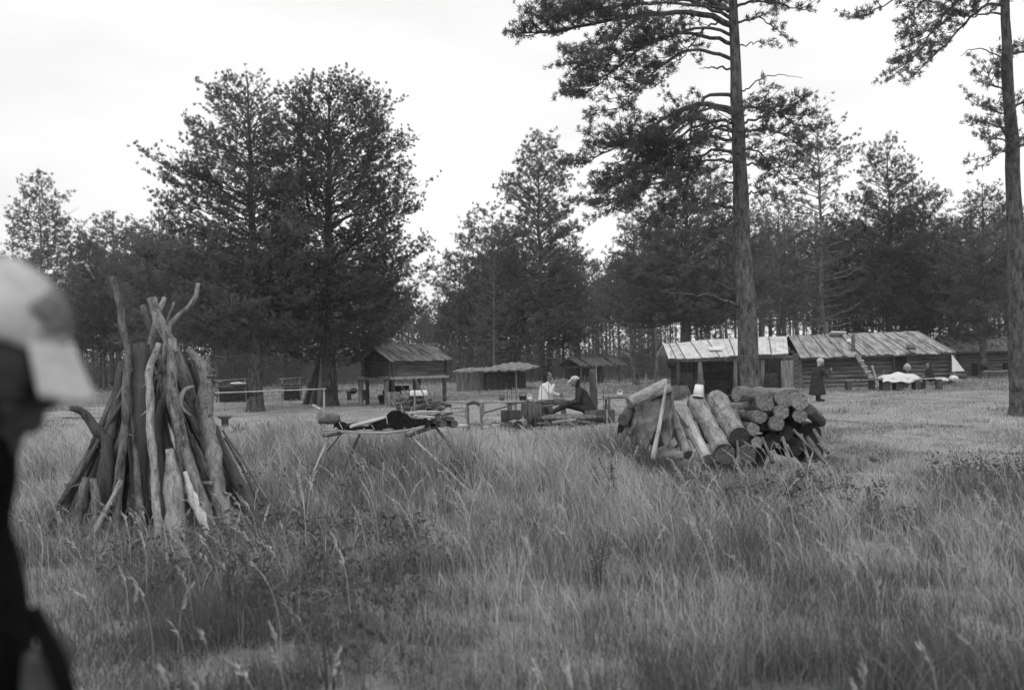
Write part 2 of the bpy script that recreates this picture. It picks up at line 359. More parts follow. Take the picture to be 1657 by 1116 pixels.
# tall nodding stalks with feathery heads
def stalks(n, y0, y1, rng):
    V, Q, T, N = [], [], [], []; o = 0
    for _ in range(n):
        y = math.sqrt(rng.uniform(y0*y0, y1*y1)); x = rng.uniform(-1, 1)*(.56*y+1)
        h, tall = grass_height(np.array([x]), np.array([y]))
        if tall[0] < .5 or h[0] < .2 or any((x-a)**2+(y-b)**2 < (c*1.5)**2 for a, b, c in PILES): continue
        H = rng.uniform(.42, .78)*(.8 if y < 5 else 1); L_ = rng.uniform(.05, .4)*H*(1 if rng.uniform() < .85 else -.6); dy = rng.uniform(-.15, .15)
        w_ = .0014*max(1, y/5)**.7; tn = rng.uniform(.1, 1)
        ts = np.linspace(0, 1, 6); px_ = x-L_*ts**2.2; py_ = y+dy*ts; pz = H*(ts-.22*ts**3)
        vs = []
        for k in range(6): vs += [(px_[k]-w_, py_[k], pz[k]), (px_[k]+w_, py_[k], pz[k])]
        V += vs; N += [tn]*12
        for k in range(5): Q.append((o+2*k, o+2*k+1, o+2*k+3, o+2*k+2))
        o += 12
        # plume: narrow spikelets along the last third
        dirx, dirz = px_[5]-px_[4], pz[5]-pz[4]; nn = math.hypot(dirx, dirz)+1e-6; dirx /= nn; dirz /= nn
        for k in range(16):
            t = .66+.36*k/15; cxp = x-L_*min(t, 1)**2.2+dirx*max(0, t-1)*H; czp = H*(min(t, 1)-.22*min(t, 1)**3)+dirz*max(0, t-1)*H; cyp = y+dy*t
            a = rng.uniform(-.5, .5, 3)*.025*(1.2-abs(t-.82)*3)
            l = .035; V += [(cxp, cyp, czp), (cxp+dirx*l+a[0], cyp+a[1], czp+dirz*l+a[2]), (cxp+dirx*l*.5+a[0]+.003*max(1, y/6), cyp+a[1]+.004, czp+dirz*l*.5+a[2]-.004*max(1, y/6))]
            N += [min(1, tn+.3)]*3; T.append((o, o+1, o+2)); o += 3
    return np.array(V), np.array(Q), np.array(T), np.array(N)
G = cat([stalks(360, 2.4, 8, rg), stalks(1300, 8, 20, rg)])
tag(ob('seeding_stalks', mesh_np('seeding_stalks', *G[:3], mats=[M['grass']], tone=G[3])), kind='stuff')

# ------------------------------------------------------------------ pines
class Wood:
    def __init__(s): s.V = []; s.Q = []; s.n = 0
    def tube(s, pts, rad, sides):
        pts = np.asarray(pts, float); m = len(pts)
        t = np.gradient(pts, axis=0); t /= np.linalg.norm(t, axis=1)[:, None]+1e-9
        av = np.abs(t.mean(0)); ref = np.zeros(3); ref[int(np.argmin(av))] = 1
        u = np.cross(t, ref); u /= np.linalg.norm(u, axis=1)[:, None]+1e-9; v = np.cross(t, u)
        a = np.arange(sides)*2*np.pi/sides
        ring = pts[:, None]+(u[:, None]*np.cos(a)[None, :, None]+v[:, None]*np.sin(a)[None, :, None])*np.asarray(rad)[:, None, None]
        s.V.append(ring.reshape(-1, 3)); k = np.arange(sides); k2 = (k+1) % sides
        for i in range(m-1): s.Q.append(np.stack([s.n+i*sides+k, s.n+i*sides+k2, s.n+(i+1)*sides+k2, s.n+(i+1)*sides+k], 1))
        s.n += m*sides
    def mesh(s, name, mat): return mesh_np(name, np.concatenate(s.V), np.concatenate(s.Q), mats=[mat], smooth=True)
def unit(v): v = np.asarray(v, float); return v/(np.linalg.norm(v)+1e-9)
def curve_len(p): return np.linalg.norm(np.diff(p, axis=0), axis=1).sum()
def sample(p, t):
    f = t*(len(p)-1); i = min(int(f), len(p)-2); return p[i]+(p[i+1]-p[i])*(f-i)
class Pine:
    """trunk + limbs + sub-branches + needle tufts, all in the tree's own metres"""
    def __init__(s, seed, sc=1.0, nl=.13, nw=.011, nn=13, wood_detail=True, sp=.15, fill=1.0, gap=-.21):
        s.r = np.random.default_rng(seed); s.seed = seed*3.7; s.gap = gap; s.w = Wood(); s.tp = []; s.td = []; s.tt = []; s.sc = sc; s.nl = nl; s.nw = nw; s.nn = nn; s.wd = wood_detail; s.sp = sp; s.fill = fill
    def trunk(s, pts, rad, sides=12, flare=.35):
        s.tr = np.asarray(pts, float); s.trr = np.asarray(rad, float)
        n = 26; z = np.linspace(0, s.tr[-1, 2], n)
        x = np.interp(z, s.tr[:, 2], s.tr[:, 0]); y = np.interp(z, s.tr[:, 2], s.tr[:, 1]); r = np.interp(z, s.tr[:, 2], s.trr)
        zz = np.concatenate([[-.15, 0, .12, .3, .6], z[1:]]); xx = np.interp(zz, z, x); yy = np.interp(zz, z, y); rr = np.interp(zz, z, r)
        wob = .012*s.sc; xx = xx+s.r.normal(0, wob, len(zz))*(zz > .5); 
        rr = rr*(1+flare*np.exp(-np.clip(zz, 0, 9)/.22))*(1+s.r.normal(0, .03, len(zz)))
        s.w.tube(np.stack([xx, yy, zz], 1), rr, sides)
    def axis(s, z): return np.array([np.interp(z, s.tr[:, 2], s.tr[:, 0]), np.interp(z, s.tr[:, 2], s.tr[:, 1]), z])
    def rad(s, z): return float(np.interp(z, s.tr[:, 2], s.trr))
    def tufts(s, path, t0, sp, tone):
        L_ = curve_len(path); n = max(1, int(L_*(1-t0)/sp))
        for k in range(n+1):
            t = t0+(1-t0)*(k+s.r.uniform(-.3, .3))/max(n, 1); t = min(max(t, 0), 1)
            d = unit(path[-1]-path[0]); pt = sample(path, t); q = Vector((pt[0]*1.0+s.seed, pt[1]*1.0, pt[2]*1.9))/s.sc
            if s.gap > -9 and mnoise.noise(q) + .5*mnoise.noise(q*2.3) < s.gap: continue
            s.tp.append(sample(path, t)+s.r.normal(0, .062*s.sc, 3)); s.td.append(unit(d+np.array([0, 0, .5])+s.r.normal(0, .35, 3))); s.tt.append(tone+s.r.normal(0, .12))
    def limb(s, path, r0, t0=.3, sub=.3, dens=1.0, tone=.5, sides=5, bare=False, r1=None, arch=False):
        path = np.asarray(path, float)
        if arch:      # smooth a hand-given path and let it spring upward from the trunk
            path[0, 2] -= .22*min(1.0, curve_len(path)*.3); f = np.linspace(0, len(path)-1, 18); path = np.stack([np.interp(f, np.arange(len(path)), path[:, k]) for k in range(3)], 1)
            for _ in range(5): path[1:-1] = (path[:-2]+2*path[1:-1]+path[2:])/4
            path[1:-1] += s.r.normal(0, .018, (len(path)-2, 3))
        rr = np.linspace(r0, r1 if r1 else max(.006*s.sc, r0*.18), len(path)); s.w.tube(path, rr, sides)
        L_ = curve_len(path)
        if bare: return
        n = max(2, int(L_*(1-t0)/(.26*s.sc)*dens*s.fill)); side = 1
        for k in range(n):
            t = t0+(1-t0)*(k+s.r.uniform(0, .9))/n; t = min(t, .98)
            p = sample(path, t); d = unit(sample(path, min(t+.06, 1))-sample(path, max(t-.06, 0)))
            h = unit(np.cross(d, [0, 0, 1])); side = -side; a = s.r.uniform(.55, 1.2)
            q = unit(d*math.cos(a)+h*side*math.sin(a)+np.array([0, 0, s.r.uniform(-.05, .45)]))
            l = (sub*L_*(1.05-.5*t)+.24*s.sc)*s.r.uniform(.6, 1.2)
            b = np.array([p, p+q*l*.5+[0, 0, .02*l], p+q*l+[0, 0, .14*l]])
            tn = tone+s.r.normal(0, .1)
            if s.wd: s.w.tube(b, [r0*.22+.004, r0*.15+.003, .003*s.sc], 3)
            s.tufts(b, .25, s.sp*s.sc, tn)
            if l > .55*s.sc:
                for m in range(int(l/(.3*s.sc))):
                    tt = s.r.uniform(.3, .95); pp = sample(b, tt); a2 = s.r.uniform(-1.1, 1.1); hh = unit(np.cross(q, [0, 0, 1]))
                    q2 = unit(q*math.cos(a2)+hh*math.sin(a2)+np.array([0, 0, s.r.uniform(0, .4)])); l2 = l*s.r.uniform(.25, .45)
                    s.tufts(np.array([pp, pp+q2*l2*.5, pp+q2*l2]), .2, s.sp*s.sc, tn)
        s.tufts(path[-3:], .2, s.sp*s.sc*.8, tone+.1)
    def auto(s, rows, n, e0=8, e1=52, sub=.3, dens=1.0, r0=.05, zmax=None, depthr=1.0, t0=.22):
        """rows: (z, left, right) reach of the crown either side of the trunk"""
        rows = sorted(rows); zs = [r[0] for r in rows]; ls = [r[1] for r in rows]; rs = [r[2] for r in rows]
        z0, z1 = zs[0], zs[-1]; az = s.r.uniform(0, 6)
        for i in range(n):
            u = (i+s.r.uniform(0, .8))/n; zt = z0+(z1-z0)*u; az += 2.4+s.r.uniform(-.4, .4)
            l_, r_ = np.interp(zt, zs, ls), np.interp(zt, zs, rs); c, sn = math.cos(az), math.sin(az)
            Lh = math.hypot((r_ if c > 0 else l_)*c, depthr*.5*(l_+r_)*sn)*s.r.uniform(.8, 1.08); Lh = max(Lh, .25*s.sc)
            e = R(e0+(e1-e0)*u**1.3+s.r.uniform(-7, 7)); rise = Lh*math.tan(e)*.75
            zs0 = max(zt-rise, z0*.8); zs0 = min(zs0, s.tr[-1, 2]-.05); p0 = s.axis(zs0); rise = zt-zs0
            T = np.linspace(0, 1, 7); wob = s.r.normal(0, .03, (7, 3))*Lh*T[:, None]
            Lh *= 1+.09*math.sin(zt*2.3+az*.8); hor = np.stack([c*T*Lh, sn*T*Lh, rise*(1.25*T-.25*T**2.5) - .06*Lh*np.sin(np.pi*T)*(1 if u < .5 else -.4)+.05*Lh*T**4], 1)
            path = p0+hor+wob
            path[-1, :2] = path[-1, :2]
            rb = min(s.rad(zs0)*.55, r0*(.35+.75*(Lh/2.5)))
            s.limb(path, rb, t0, sub, dens, tone=.45+.2*s.r.normal())
        # leader
        top = s.tr[-1]; s.tufts(np.array([top-[0, 0, .5*s.sc], top, top+[0, 0, .12*s.sc]]), 0, .07*s.sc, .6)
    def needle_mesh(s, name, mat):
        P_ = np.array(s.tp); D = np.array(s.td); N = s.nn; r = s.r; m = len(P_)
        P_ = np.repeat(P_, N, 0); D = np.repeat(D, N, 0); d = D*.65+r.normal(0, .62, (m*N, 3)); d /= np.linalg.norm(d, axis=1)[:, None]+1e-9
        l = s.nl*r.uniform(.6, 1.15, (m*N, 1)); sd = np.cross(d, r.normal(size=(m*N, 3))); sd /= np.linalg.norm(sd, axis=1)[:, None]+1e-9
        c = P_+r.normal(0, s.nl*.18, (m*N, 3)); a = c-sd*s.nw; b = c+sd*s.nw; e = c+d*l
        V = np.stack([a, b, e], 1).reshape(-1, 3); T = np.arange(m*N*3).reshape(-1, 3)
        tn = np.clip(np.repeat(np.array(s.tt), N*3)+r.normal(0, .05, m*N*3), 0, 1)
        return mesh_np(name, V, None, T, mats=[mat], tone=tn)
def rows_px(rows, bx, d, axis_px):
    """outline in photo pixels -> metres of reach, for a pine standing at depth d"""
    o = []
    for (y, xl, xr) in rows:
        xa = np.interp(y, [a[0] for a in axis_px], [a[1] for a in axis_px]); a = P(xa, y, d)
        o.append((a.z, max(.05, (xa-xl)*mpp(d)), max(.05, (xr-xa)*mpp(d))))
    return o
DENS = dict(dens=1.5)
def place_pine(label, px_base, d, axis_px, rows, n, r_base, seed, manual=(), top=None, name='pine_tree', mat='needles', bark='bark', group='pines', **kw):
    """axis_px: (y, x) of the trunk from high to low; manual: limbs as lists of (px, py, dd)"""
    base = GP(px_base, d); au = {k: kw.pop(k) for k in list(kw) if k in ('e0', 'e1', 'sub', 'dens', 'r0', 'depthr', 't0')}
    if name == 'pine_tree': au.setdefault('dens', 1.3); au.setdefault('sub', .34); n = int(n*1.15)
    p = Pine(seed, **kw)
    ax = sorted(axis_px, reverse=True); pts = [(0, 0, 0)]
    for (y, x) in ax:
        q = P(x, y, d)-base
        if q.z > .3: pts.append((q.x, 0, q.z))
    H = pts[-1][2]; rad = [max(.02, r_base*(1-.86*(q[2]/H)**1.15)) for q in pts]
    f = np.linspace(0, 1, 12)*H; zz = [q[2] for q in pts]
    P3 = [(np.interp(z, zz, [q[0] for q in pts]), 0, z) for z in f]; rad = [max(.014, r_base*(1-.96*(z/H)**(1.15 if name == 'large_pine_tree' else .95))) for z in f]; wv = [.0]+[p.r.normal(0, .035 if name == 'pine_tree' else .012)*d/34 for _ in f[1:]]; P3 = [(q[0]+a, 0, q[2]) for q, a in zip(P3, wv)]
    p.trunk(P3, rad)
    p.auto(rows_px(rows, px_base, d, sorted(axis_px)), n, **au)
    for mnl in manual:
        opts = dict(mnl[1]); path = [(P(x, y, d+dd)-base) for (x, y, dd) in mnl[0]]
        path = [(q.x, q.y, q.z) for q in path]
        zz0 = path[0][2]; a0 = p.axis(min(max(zz0, .2), H)); path = [tuple(a0)]+path
        if name != 'pine_tree' and not opts.get('bare'): opts['dens'] = opts.get('dens', 1)*1.7; opts['sub'] = opts.get('sub', .3)*1.12
        p.limb(path, arch=True, **opts)
    root = thing(name, label, 'pine tree', base, 0, group)
    ob('trunk', p.w.mesh('trunk', M[bark]), root); ob('crown', p.needle_mesh('crown', M[mat]), root)
    return root, p

# the two broad pines left of centre
place_pine('broad dark pine left of the forked one, trunk rising straight, tapered crown',
    413, 33.0, [(655, 415), (400, 408), (250, 404), (126, 400)],
    [(572, 300, 475), (545, 255, 495), (520, 240, 500), (480, 228, 520), (420, 240, 515), (360, 258, 500), (310, 258, 490), (265, 278, 475), (215, 302, 465), (180, 328, 458), (150, 342, 445), (140, 356, 432), (127, 375, 420)],
    120, .27, 1, e0=-4, e1=46, dens=1.7, sub=.38, sc=1.0, nn=19, nl=.10, nw=.0085, sp=.12, t0=.2, gap=-.28, r0=.03)
place_pine('tall broad pine with forked ascending limbs, beside the leaning bundle of poles',
    533, 36.0, [(650, 534), (400, 530), (250, 532), (128, 534)],
    [(590, 480, 575), (560, 430, 640), (540, 410, 690), (500, 400, 690), (460, 420, 695), (400, 430, 695), (350, 430, 690), (300, 440, 680), (260, 450, 662), (215, 460, 645), (175, 465, 630), (150, 472, 612), (136, 488, 595), (128, 505, 570)],
    135, .30, 2, e0=0, e1=52, dens=1.6, sub=.37, sc=1.0, nn=19, nl=.10, nw=.0088, sp=.125, t0=.24, gap=-.27, r0=.03,
    manual=[([(505, 535, -.5), (470, 500, -1), (440, 480, -1.5)], dict(r0=.10, t0=.5, sub=.25)),
            ([(500, 350, -.6), (490, 270, -.8), (480, 200, -.8)], dict(r0=.09, t0=.45, sub=.3)),
            ([(570, 330, .4), (600, 250, .6), (612, 190, .8)], dict(r0=.08, t0=.4, sub=.3)),
            ([(480, 440, -.9), (450, 380, -1.3), (440, 330, -1.5)], dict(r0=.08, t0=.45, sub=.3)),
            ([(560, 480, -1), (585, 505, -1.5)], dict(r0=.03, bare=True))])
# the central pines
place_pine('slim pine at centre whose narrow pointed top stands above its neighbours, behind the seated people',
    876, 70.0, [(612, 876), (400, 874), (218, 871)],
    [(570, 800, 940), (520, 770, 965), (450, 770, 960), (400, 800, 950), (350, 815, 930), (325, 812, 930), (290, 818, 925), (255, 832, 915), (230, 845, 905), (218, 860, 885)],
    110, .27, 3, e0=5, e1=55, mat='needles', sc=1.7, nl=.24, nw=.022, nn=15, sub=.34)
place_pine('second slim trunk standing close beside the pointed central pine',
    889, 72.0, [(612, 889), (450, 889), (330, 888)], [(560, 850, 955), (500, 830, 960), (430, 850, 950), (370, 865, 930), (330, 880, 900)],
    36, .18, 33, e0=5, e1=45, sc=1.7, nl=.24, nw=.024, nn=10)
place_pine('shorter pine left of the pointed central pine, crown sloping down to the gap of sky',
    797, 74.0, [(612, 797), (332, 797)],
    [(585, 730, 850), (550, 705, 860), (500, 695, 860), (450, 698, 850), (410, 722, 850), (370, 745, 840), (345, 768, 822), (332, 785, 808)],
    80, .2, 4, e0=0, e1=50, mat='needles', sc=1.7, nl=.24, nw=.022, nn=14)
place_pine('low pine at the left end of the central trees, over the turf-roofed hut',
    745, 78.0, [(608, 745), (400, 745)], [(580, 700, 800), (540, 690, 800), (480, 690, 795), (430, 710, 780), (400, 735, 758)],
    44, .17, 44, e0=0, e1=42, sc=1.7, nl=.24, nw=.024, nn=10)
# dark pine behind the big foreground trunk
place_pine('dense dark pine directly behind the large foreground trunk',
    1108, 46.0, [(630, 1108), (285, 1112)],
    [(530, 985, 1215), (480, 962, 1240), (440, 975, 1245), (390, 1000, 1235), (340, 1030, 1220), (300, 1060, 1190), (275, 1090, 1150)],
    105, .22, 5, e0=-2, e1=40, sc=1.2, nl=.17, nw=.016, nn=12, sub=.32, dens=1.15)
place_pine('dark low-branched pine between the central pines and the large foreground trunk',
    1030, 55.0, [(610, 1026), (360, 1022)],
    [(520, 965, 1100), (470, 970, 1100), (420, 985, 1080), (375, 1005, 1050), (360, 1015, 1035)],
    48, .17, 55, e0=0, e1=40, sc=1.4, nl=.2, nw=.019, nn=11)
# right-hand pines
place_pine('tall thin-crowned pine with a long bare trunk behind the pale roof and the log cabin',
    1337, 60.0, [(600, 1337), (450, 1330), (300, 1324), (160, 1320)],
    [(520, 1270, 1400), (450, 1255, 1395), (380, 1262, 1385), (330, 1270, 1375), (275, 1262, 1362), (240, 1278, 1390), (200, 1290, 1362), (175, 1302, 1345), (162, 1312, 1330)],
    84, .2, 6, e0=10, e1=46, mat='needles_far', bark='bark_pale', sc=1.4, nl=.2, nw=.019, nn=13, sub=.3, dens=1.1, t0=.3)
place_pine('wide pine with a domed upper crown above the cabin ridge',
    1440, 62.0, [(600, 1442), (222, 1436)],
    [(540, 1350, 1530), (480, 1340, 1535), (400, 1345, 1530), (350, 1360, 1520), (310, 1385, 1490), (280, 1396, 1478), (250, 1404, 1466), (222, 1425, 1450)],
    110, .22, 7, e0=6, e1=52, mat='needles_far', sc=1.5, nl=.21, nw=.02, nn=13)
place_pine('flat-armed pine with a wide shelf of branches right of the cabin chimney',
    1500, 66.0, [(600, 1502), (300, 1494)],
    [(540, 1440, 1570), (470, 1430, 1570), (400, 1440, 1560), (345, 1450, 1532), (320, 1460, 1530), (300, 1480, 1508)],
    56, .2, 71, e0=4, e1=36, mat='needles_far', sc=1.5, nl=.21, nw=.02, nn=10)
place_pine('dark round-topped pine left of the trunk at the right edge',
    1592, 58.0, [(600, 1594), (298, 1588)],
    [(545, 1520, 1680), (480, 1510, 1690), (420, 1515, 1680), (370, 1525, 1665), (330, 1545, 1640), (300, 1565, 1612)],
    80, .22, 8, e0=6, e1=44, sc=1.4, nl=.2, nw=.019, nn=11, mat='needles')
place_pine('mid-height pine between the large foreground trunk and the thin-crowned pine',
    1262, 57.0, [(600, 1262), (320, 1258)],
    [(530, 1210, 1320), (460, 1200, 1325), (400, 1215, 1315), (355, 1230, 1290), (320, 1248, 1272)],
    50, .18, 81, e0=6, e1=44, sc=1.4, nl=.2, nw=.019, nn=11)
# far left
place_pine('pointed pine at the far left standing clear above the treetops behind the capped man',
    66, 76.0, [(600, 68), (430, 67), (282, 64)],
    [(450, 20, 150), (420, 28, 145), (380, 20, 122), (345, 8, 112), (325, 38, 108), (300, 42, 92), (282, 56, 74)],
    60, .2, 9, e0=2, e1=52, sc=1.7, nl=.24, nw=.022, nn=15, bark='bark_pale')
place_pine('bushy dark pine between the far left pointed pine and the broad pines',
    182, 62.0, [(610, 182), (352, 184)],
    [(560, 100, 280), (500, 90, 290), (440, 100, 285), (400, 118, 275), (370, 145, 240), (352, 168, 205)],
    84, .2, 10, e0=2, e1=40, sc=1.5, nl=.21, nw=.02, nn=11)
place_pine('dark pine whose crown merges into the left side of the broad pines',
    258, 56.0, [(610, 258), (345, 256)],
    [(560, 190, 330), (500, 185, 335), (430, 190, 330), (380, 210, 305), (345, 245, 270)],
    64, .2, 12, e0=2, e1=40, sc=1.4, nl=.2, nw=.02, nn=11)
place_pine('squat pine low at the far left behind the head of the capped man',
    20, 64.0, [(610, 20), (395, 20)], [(560, -60, 90), (480, -60, 95), (430, -40, 70), (395, 5, 35)],
    50, .18, 13, e0=2, e1=40, sc=1.5, nl=.21, nw=.02, nn=10)

# the large foreground pine: hand-placed limbs from the photograph
def rp(zx, zy): return (820+zx/1.8, zy/1.8)
def hand(pts, dd0, dd1):
    n = len(pts); return [(*rp(x, y), dd0+(dd1-dd0)*i/max(1, n-1)) for i, (x, y) in enumerate(pts)]
big_limbs = [
    (hand([(600, 42), (500, 30), (400, 42), (300, 48), (190, 88), (90, 100), (40, 95)], -.1, -.9), dict(r0=.075, t0=.42, sub=.16, dens=1.3)),
    (hand([(600, 42), (480, 30), (370, 45), (300, 120), (280, 200), (300, 260)], -.1, -.6), dict(r0=.035, t0=.5, sub=.3, dens=1.1)),
    (hand([(620, 10), (480, -40), (330, -30), (200, 20), (130, 60)], .2, .6), dict(r0=.06, t0=.45, sub=.2, dens=1.1)),
    (hand([(590, 145), (520, 140), (450, 190), (380, 250), (330, 320)], -.1, -1.2), dict(r0=.045, t0=.35, sub=.26, dens=1.2)),
    (hand([(600, 110), (520, 80), (430, 110), (350, 170), (260, 250), (225, 280)], .2, 1.0), dict(r0=.05, t0=.4, sub=.22, dens=1.2)),
    (hand([(600, 195), (560, 200)], 0, -.2), dict(r0=.03, bare=True)),
    (hand([(590, 258), (550, 310), (532, 400), (528, 470), (500, 560)], 0, -.8), dict(r0=.045, t0=.55, sub=.2)),
    (hand([(590, 293), (520, 300), (440, 350), (385, 405), (350, 480), (330, 560), (310, 620)], -.1, -1.0), dict(r0=.06, t0=.5, sub=.2, dens=1.5)),
    (hand([(590, 293), (500, 310), (420, 370), (340, 420), (270, 450), (225, 480)], -.1, -.4), dict(r0=.05, t0=.55, sub=.22, dens=1.3)),
    (hand([(600, 340), (520, 380), (440, 450), (330, 520), (260, 590)], .2, .9), dict(r0=.04, t0=.45, sub=.24, dens=1.3)),
    (hand([(600, 390), (520, 430), (480, 490), (440, 560)], -.1, -1.3), dict(r0=.045, t0=.3, sub=.28, dens=1.3)),
    (hand([(600, 370), (560, 330), (500, 370), (450, 430), (400, 480)], .1, .8), dict(r0=.035, t0=.35, sub=.3, dens=1.2)),
    (hand([(600, 430), (550, 470), (520, 560), (480, 620)], 0, .6), dict(r0=.04, t0=.35, sub=.3, dens=1.2)),
    (hand([(620, 528), (596, 590)], 0, -.5), dict(r0=.035, bare=True)),
    (hand([(620, 595), (560, 600), (510, 626), (440, 700)], 0, -1.2), dict(r0=.045, t0=.5, sub=.28)),
    (hand([(620, 700), (560, 690), (450, 720), (380, 790)], 0, -.8), dict(r0=.035, t0=.55, sub=.25)),
    (hand([(640, 880), (610, 862), (520, 858), (450, 850)], -.1, -1.0), dict(r0=.05, bare=True, r1=.014)),
    (hand([(640, 840), (600, 815), (540, 840)], .1, .4), dict(r0=.03, bare=True)),
    (hand([(700, 260), (740, 225), (800, 215), (862, 228)], 0, .3), dict(r0=.022, bare=True)),
    (hand([(700, 310), (760, 310), (830, 350), (870, 400)], 0, .3), dict(r0=.04, t0=.2, sub=.3, dens=1.3)),
    (hand([(710, 380), (760, 370), (820, 400), (880, 440)], 0, -.6), dict(r0=.04, t0=.25, sub=.3, dens=1.2)),
    (hand([(710, 430), (760, 460), (800, 500)], 0, .8), dict(r0=.03, t0=.2, sub=.35, dens=1.2)),
    (hand([(710, 560), (760, 560), (830, 600)], 0, -.8), dict(r0=.03, t0=.35, sub=.3)),
    (hand([(690, 60), (740, 50), (800, 100)], 0, -.2), dict(r0=.035, t0=.3, sub=.32)),
    (hand([(680, 10), (740, 0), (830, 20), (880, 30)], 0, .3), dict(r0=.04, t0=.35, sub=.25)),
    (hand([(690, 130), (740, 120), (775, 130)], 0, .2), dict(r0=.02, t0=.6, sub=.2)),
    (hand([(600, 60), (560, 100), (520, 160), (470, 200)], 0, .9), dict(r0=.03, t0=.3, sub=.3, dens=1.1)),
    (hand([(610, 300), (540, 330), (470, 400), (400, 420), (330, 400)], -.2, -1.4), dict(r0=.035, t0=.35, sub=.3, dens=1.2)),
    (hand([(610, 360), (560, 400), (470, 460), (400, 540), (350, 600)], .2, -.4), dict(r0=.035, t0=.35, sub=.3, dens=1.2)),
    (hand([(600, 450), (520, 500), (420, 520), (330, 580)], -.2, .9), dict(r0=.035, t0=.35, sub=.3, dens=1.2)),
    (hand([(590, 70), (500, 90), (400, 140), (300, 150), (210, 190)], -.2, -1.3), dict(r0=.04, t0=.35, sub=.26, dens=1.2)),
    (hand([(600, 20), (480, 0), (320, 20), (220, 30), (120, 50)], -.2, -1.5), dict(r0=.045, t0=.4, sub=.24, dens=1.2)),
    (hand([(720, 350), (780, 330), (850, 300)], -.1, -.6), dict(r0=.035, t0=.25, sub=.34, dens=1.2)),
    (hand([(720, 470), (790, 500), (850, 540)], -.1, .6), dict(r0=.03, t0=.3, sub=.34, dens=1.2)),
    (hand([(640, 340), (660, 430), (650, 480)], -.3, -1.4), dict(r0=.03, t0=.2, sub=.45, dens=1.2)),
]
place_pine('large pine with arching drooping limbs in front of the pale-roofed shelter, crossing the whole picture',
    1216, 21.5, [(700, 1214), (540, 1209), (300, 1197), (0, 1187), (-330, 1180)],
    [(-330, 1150, 1210), (-250, 1090, 1270), (-150, 1040, 1310), (-60, 1010, 1330), (-15, 1030, 1310)],
    46, .245, 21, gap=-.34, manual=big_limbs, sc=.72, nl=.105, nw=.0085, nn=15, sp=.12, e0=10, e1=50, name='large_pine_tree')
def rr_(zx, zy): return (1240+zx/1.8, zy/1.8)
def hand2(pts, a, b):
    n = len(pts); return [(*rr_(x, y), a+(b-a)*i/max(1, n-1)) for i, (x, y) in enumerate(pts)]
edge_limbs = [
    (hand2([(640, -60), (560, -10), (500, 60), (450, 140), (400, 200)], 0, -.5), dict(r0=.05, t0=.35, sub=.25, dens=1.2)),
    (hand2([(650, 0), (600, 40), (540, 110), (470, 180), (430, 220)], 0, .4), dict(r0=.045, t0=.4, sub=.22, dens=1.2)),
    (hand2([(640, -60), (540, -50), (440, 10), (410, 70)], 0, .8), dict(r0=.045, t0=.4, sub=.25, dens=1.2)),
    (hand2([(680, 165), (640, 142), (590, 145), (560, 165)], 0, -.2), dict(r0=.025, bare=True)),
    (hand2([(650, 30), (600, 60), (560, 30), (500, 10)], 0, -1), dict(r0=.03, t0=.3, sub=.3)),
    (hand2([(620, -120), (480, -80), (380, -10), (300, 40), (270, 50)], 0, -.3), dict(r0=.04, t0=.7, sub=.1, dens=.7)),
    (hand2([(690, 200), (660, 190), (640, 240)], 0, .5), dict(r0=.03, t0=.2, sub=.35)),
    (hand2([(690, 260), (660, 250), (630, 180)], 0, -.5), dict(r0=.03, t0=.3, sub=.35)),
    (hand2([(690, 330), (650, 320), (600, 300)], 0, .3), dict(r0=.03, t0=.2, sub=.32)),
    (hand2([(700, 370), (660, 370), (640, 350)], 0, -.6), dict(r0=.03, t0=.1, sub=.4)),
    (hand2([(700, 410), (660, 400), (625, 400)], 0, .5), dict(r0=.03, t0=.2, sub=.38)),
    (hand2([(700, 440), (670, 440), (650, 470)], 0, -.3), dict(r0=.03, t0=.1, sub=.4)),
    (hand2([(740, 150), (790, 140), (850, 180)], 0, .3), dict(r0=.04, t0=.2, sub=.35)),
    (hand2([(740, 300), (800, 290), (860, 340)], 0, .3), dict(r0=.04, t0=.2, sub=.35)),
    (hand2([(740, 420), (800, 430), (850, 480)], 0, .3), dict(r0=.04, t0=.2, sub=.35)),
]
place_pine('straight dark pine trunk at the right edge, its foliage hanging down from above the frame',
    1654, 23.8, [(668, 1653), (400, 1645), (200, 1635), (0, 1625), (-330, 1612)],
    [(-330, 1580, 1650), (-240, 1520, 1710), (-140, 1480, 1750), (-60, 1460, 1770)],
    44, .25, 22, gap=-.34, manual=edge_limbs, sc=.75, nl=.11, nw=.009, nn=15, sp=.12, e0=10, e1=50, name='large_pine_tree')

# ------------------------------------------------------------------ the forest behind: individual pines, copies of five models
def forest_model(seed, H, zb, wl, wu, dead=0):
    p = Pine(seed, sc=2.1, nl=.30, nw=.03, nn=10, sp=.14, wood_detail=False, fill=1.15); f = np.linspace(0, 1, 8)
    lean = p.r.uniform(-.3, .3); p.trunk([(lean*t*t, 0, H*t) for t in f], [max(.03, .17*(1-.8*t)) for t in f], sides=7, flare=.2)
    h = H-zb; rows = [(zb, wl*.5, wl*.5), (zb+.2*h, wl, wl*.9), (zb+.5*h, wl*.85, wl*.9), (zb+.8*h, wu, wu), (H, .2, .2)]
    p.auto(rows, 54, e0=4, e1=42, r0=.05, sub=.36)
    for k in range(dead):
        z = p.r.uniform(1.5, zb); a = p.r.uniform(0, 6.28); l = p.r.uniform(.5, 1.3)
        p.limb([(0, 0, z), (math.cos(a)*l*.5, math.sin(a)*l*.5, z+.05), (math.cos(a)*l, math.sin(a)*l, z-.1)], .022, bare=True, sides=3)
    return H, p.w.mesh('trunk', M['bark_far']), p.needle_mesh('crown', M['needles_far'])
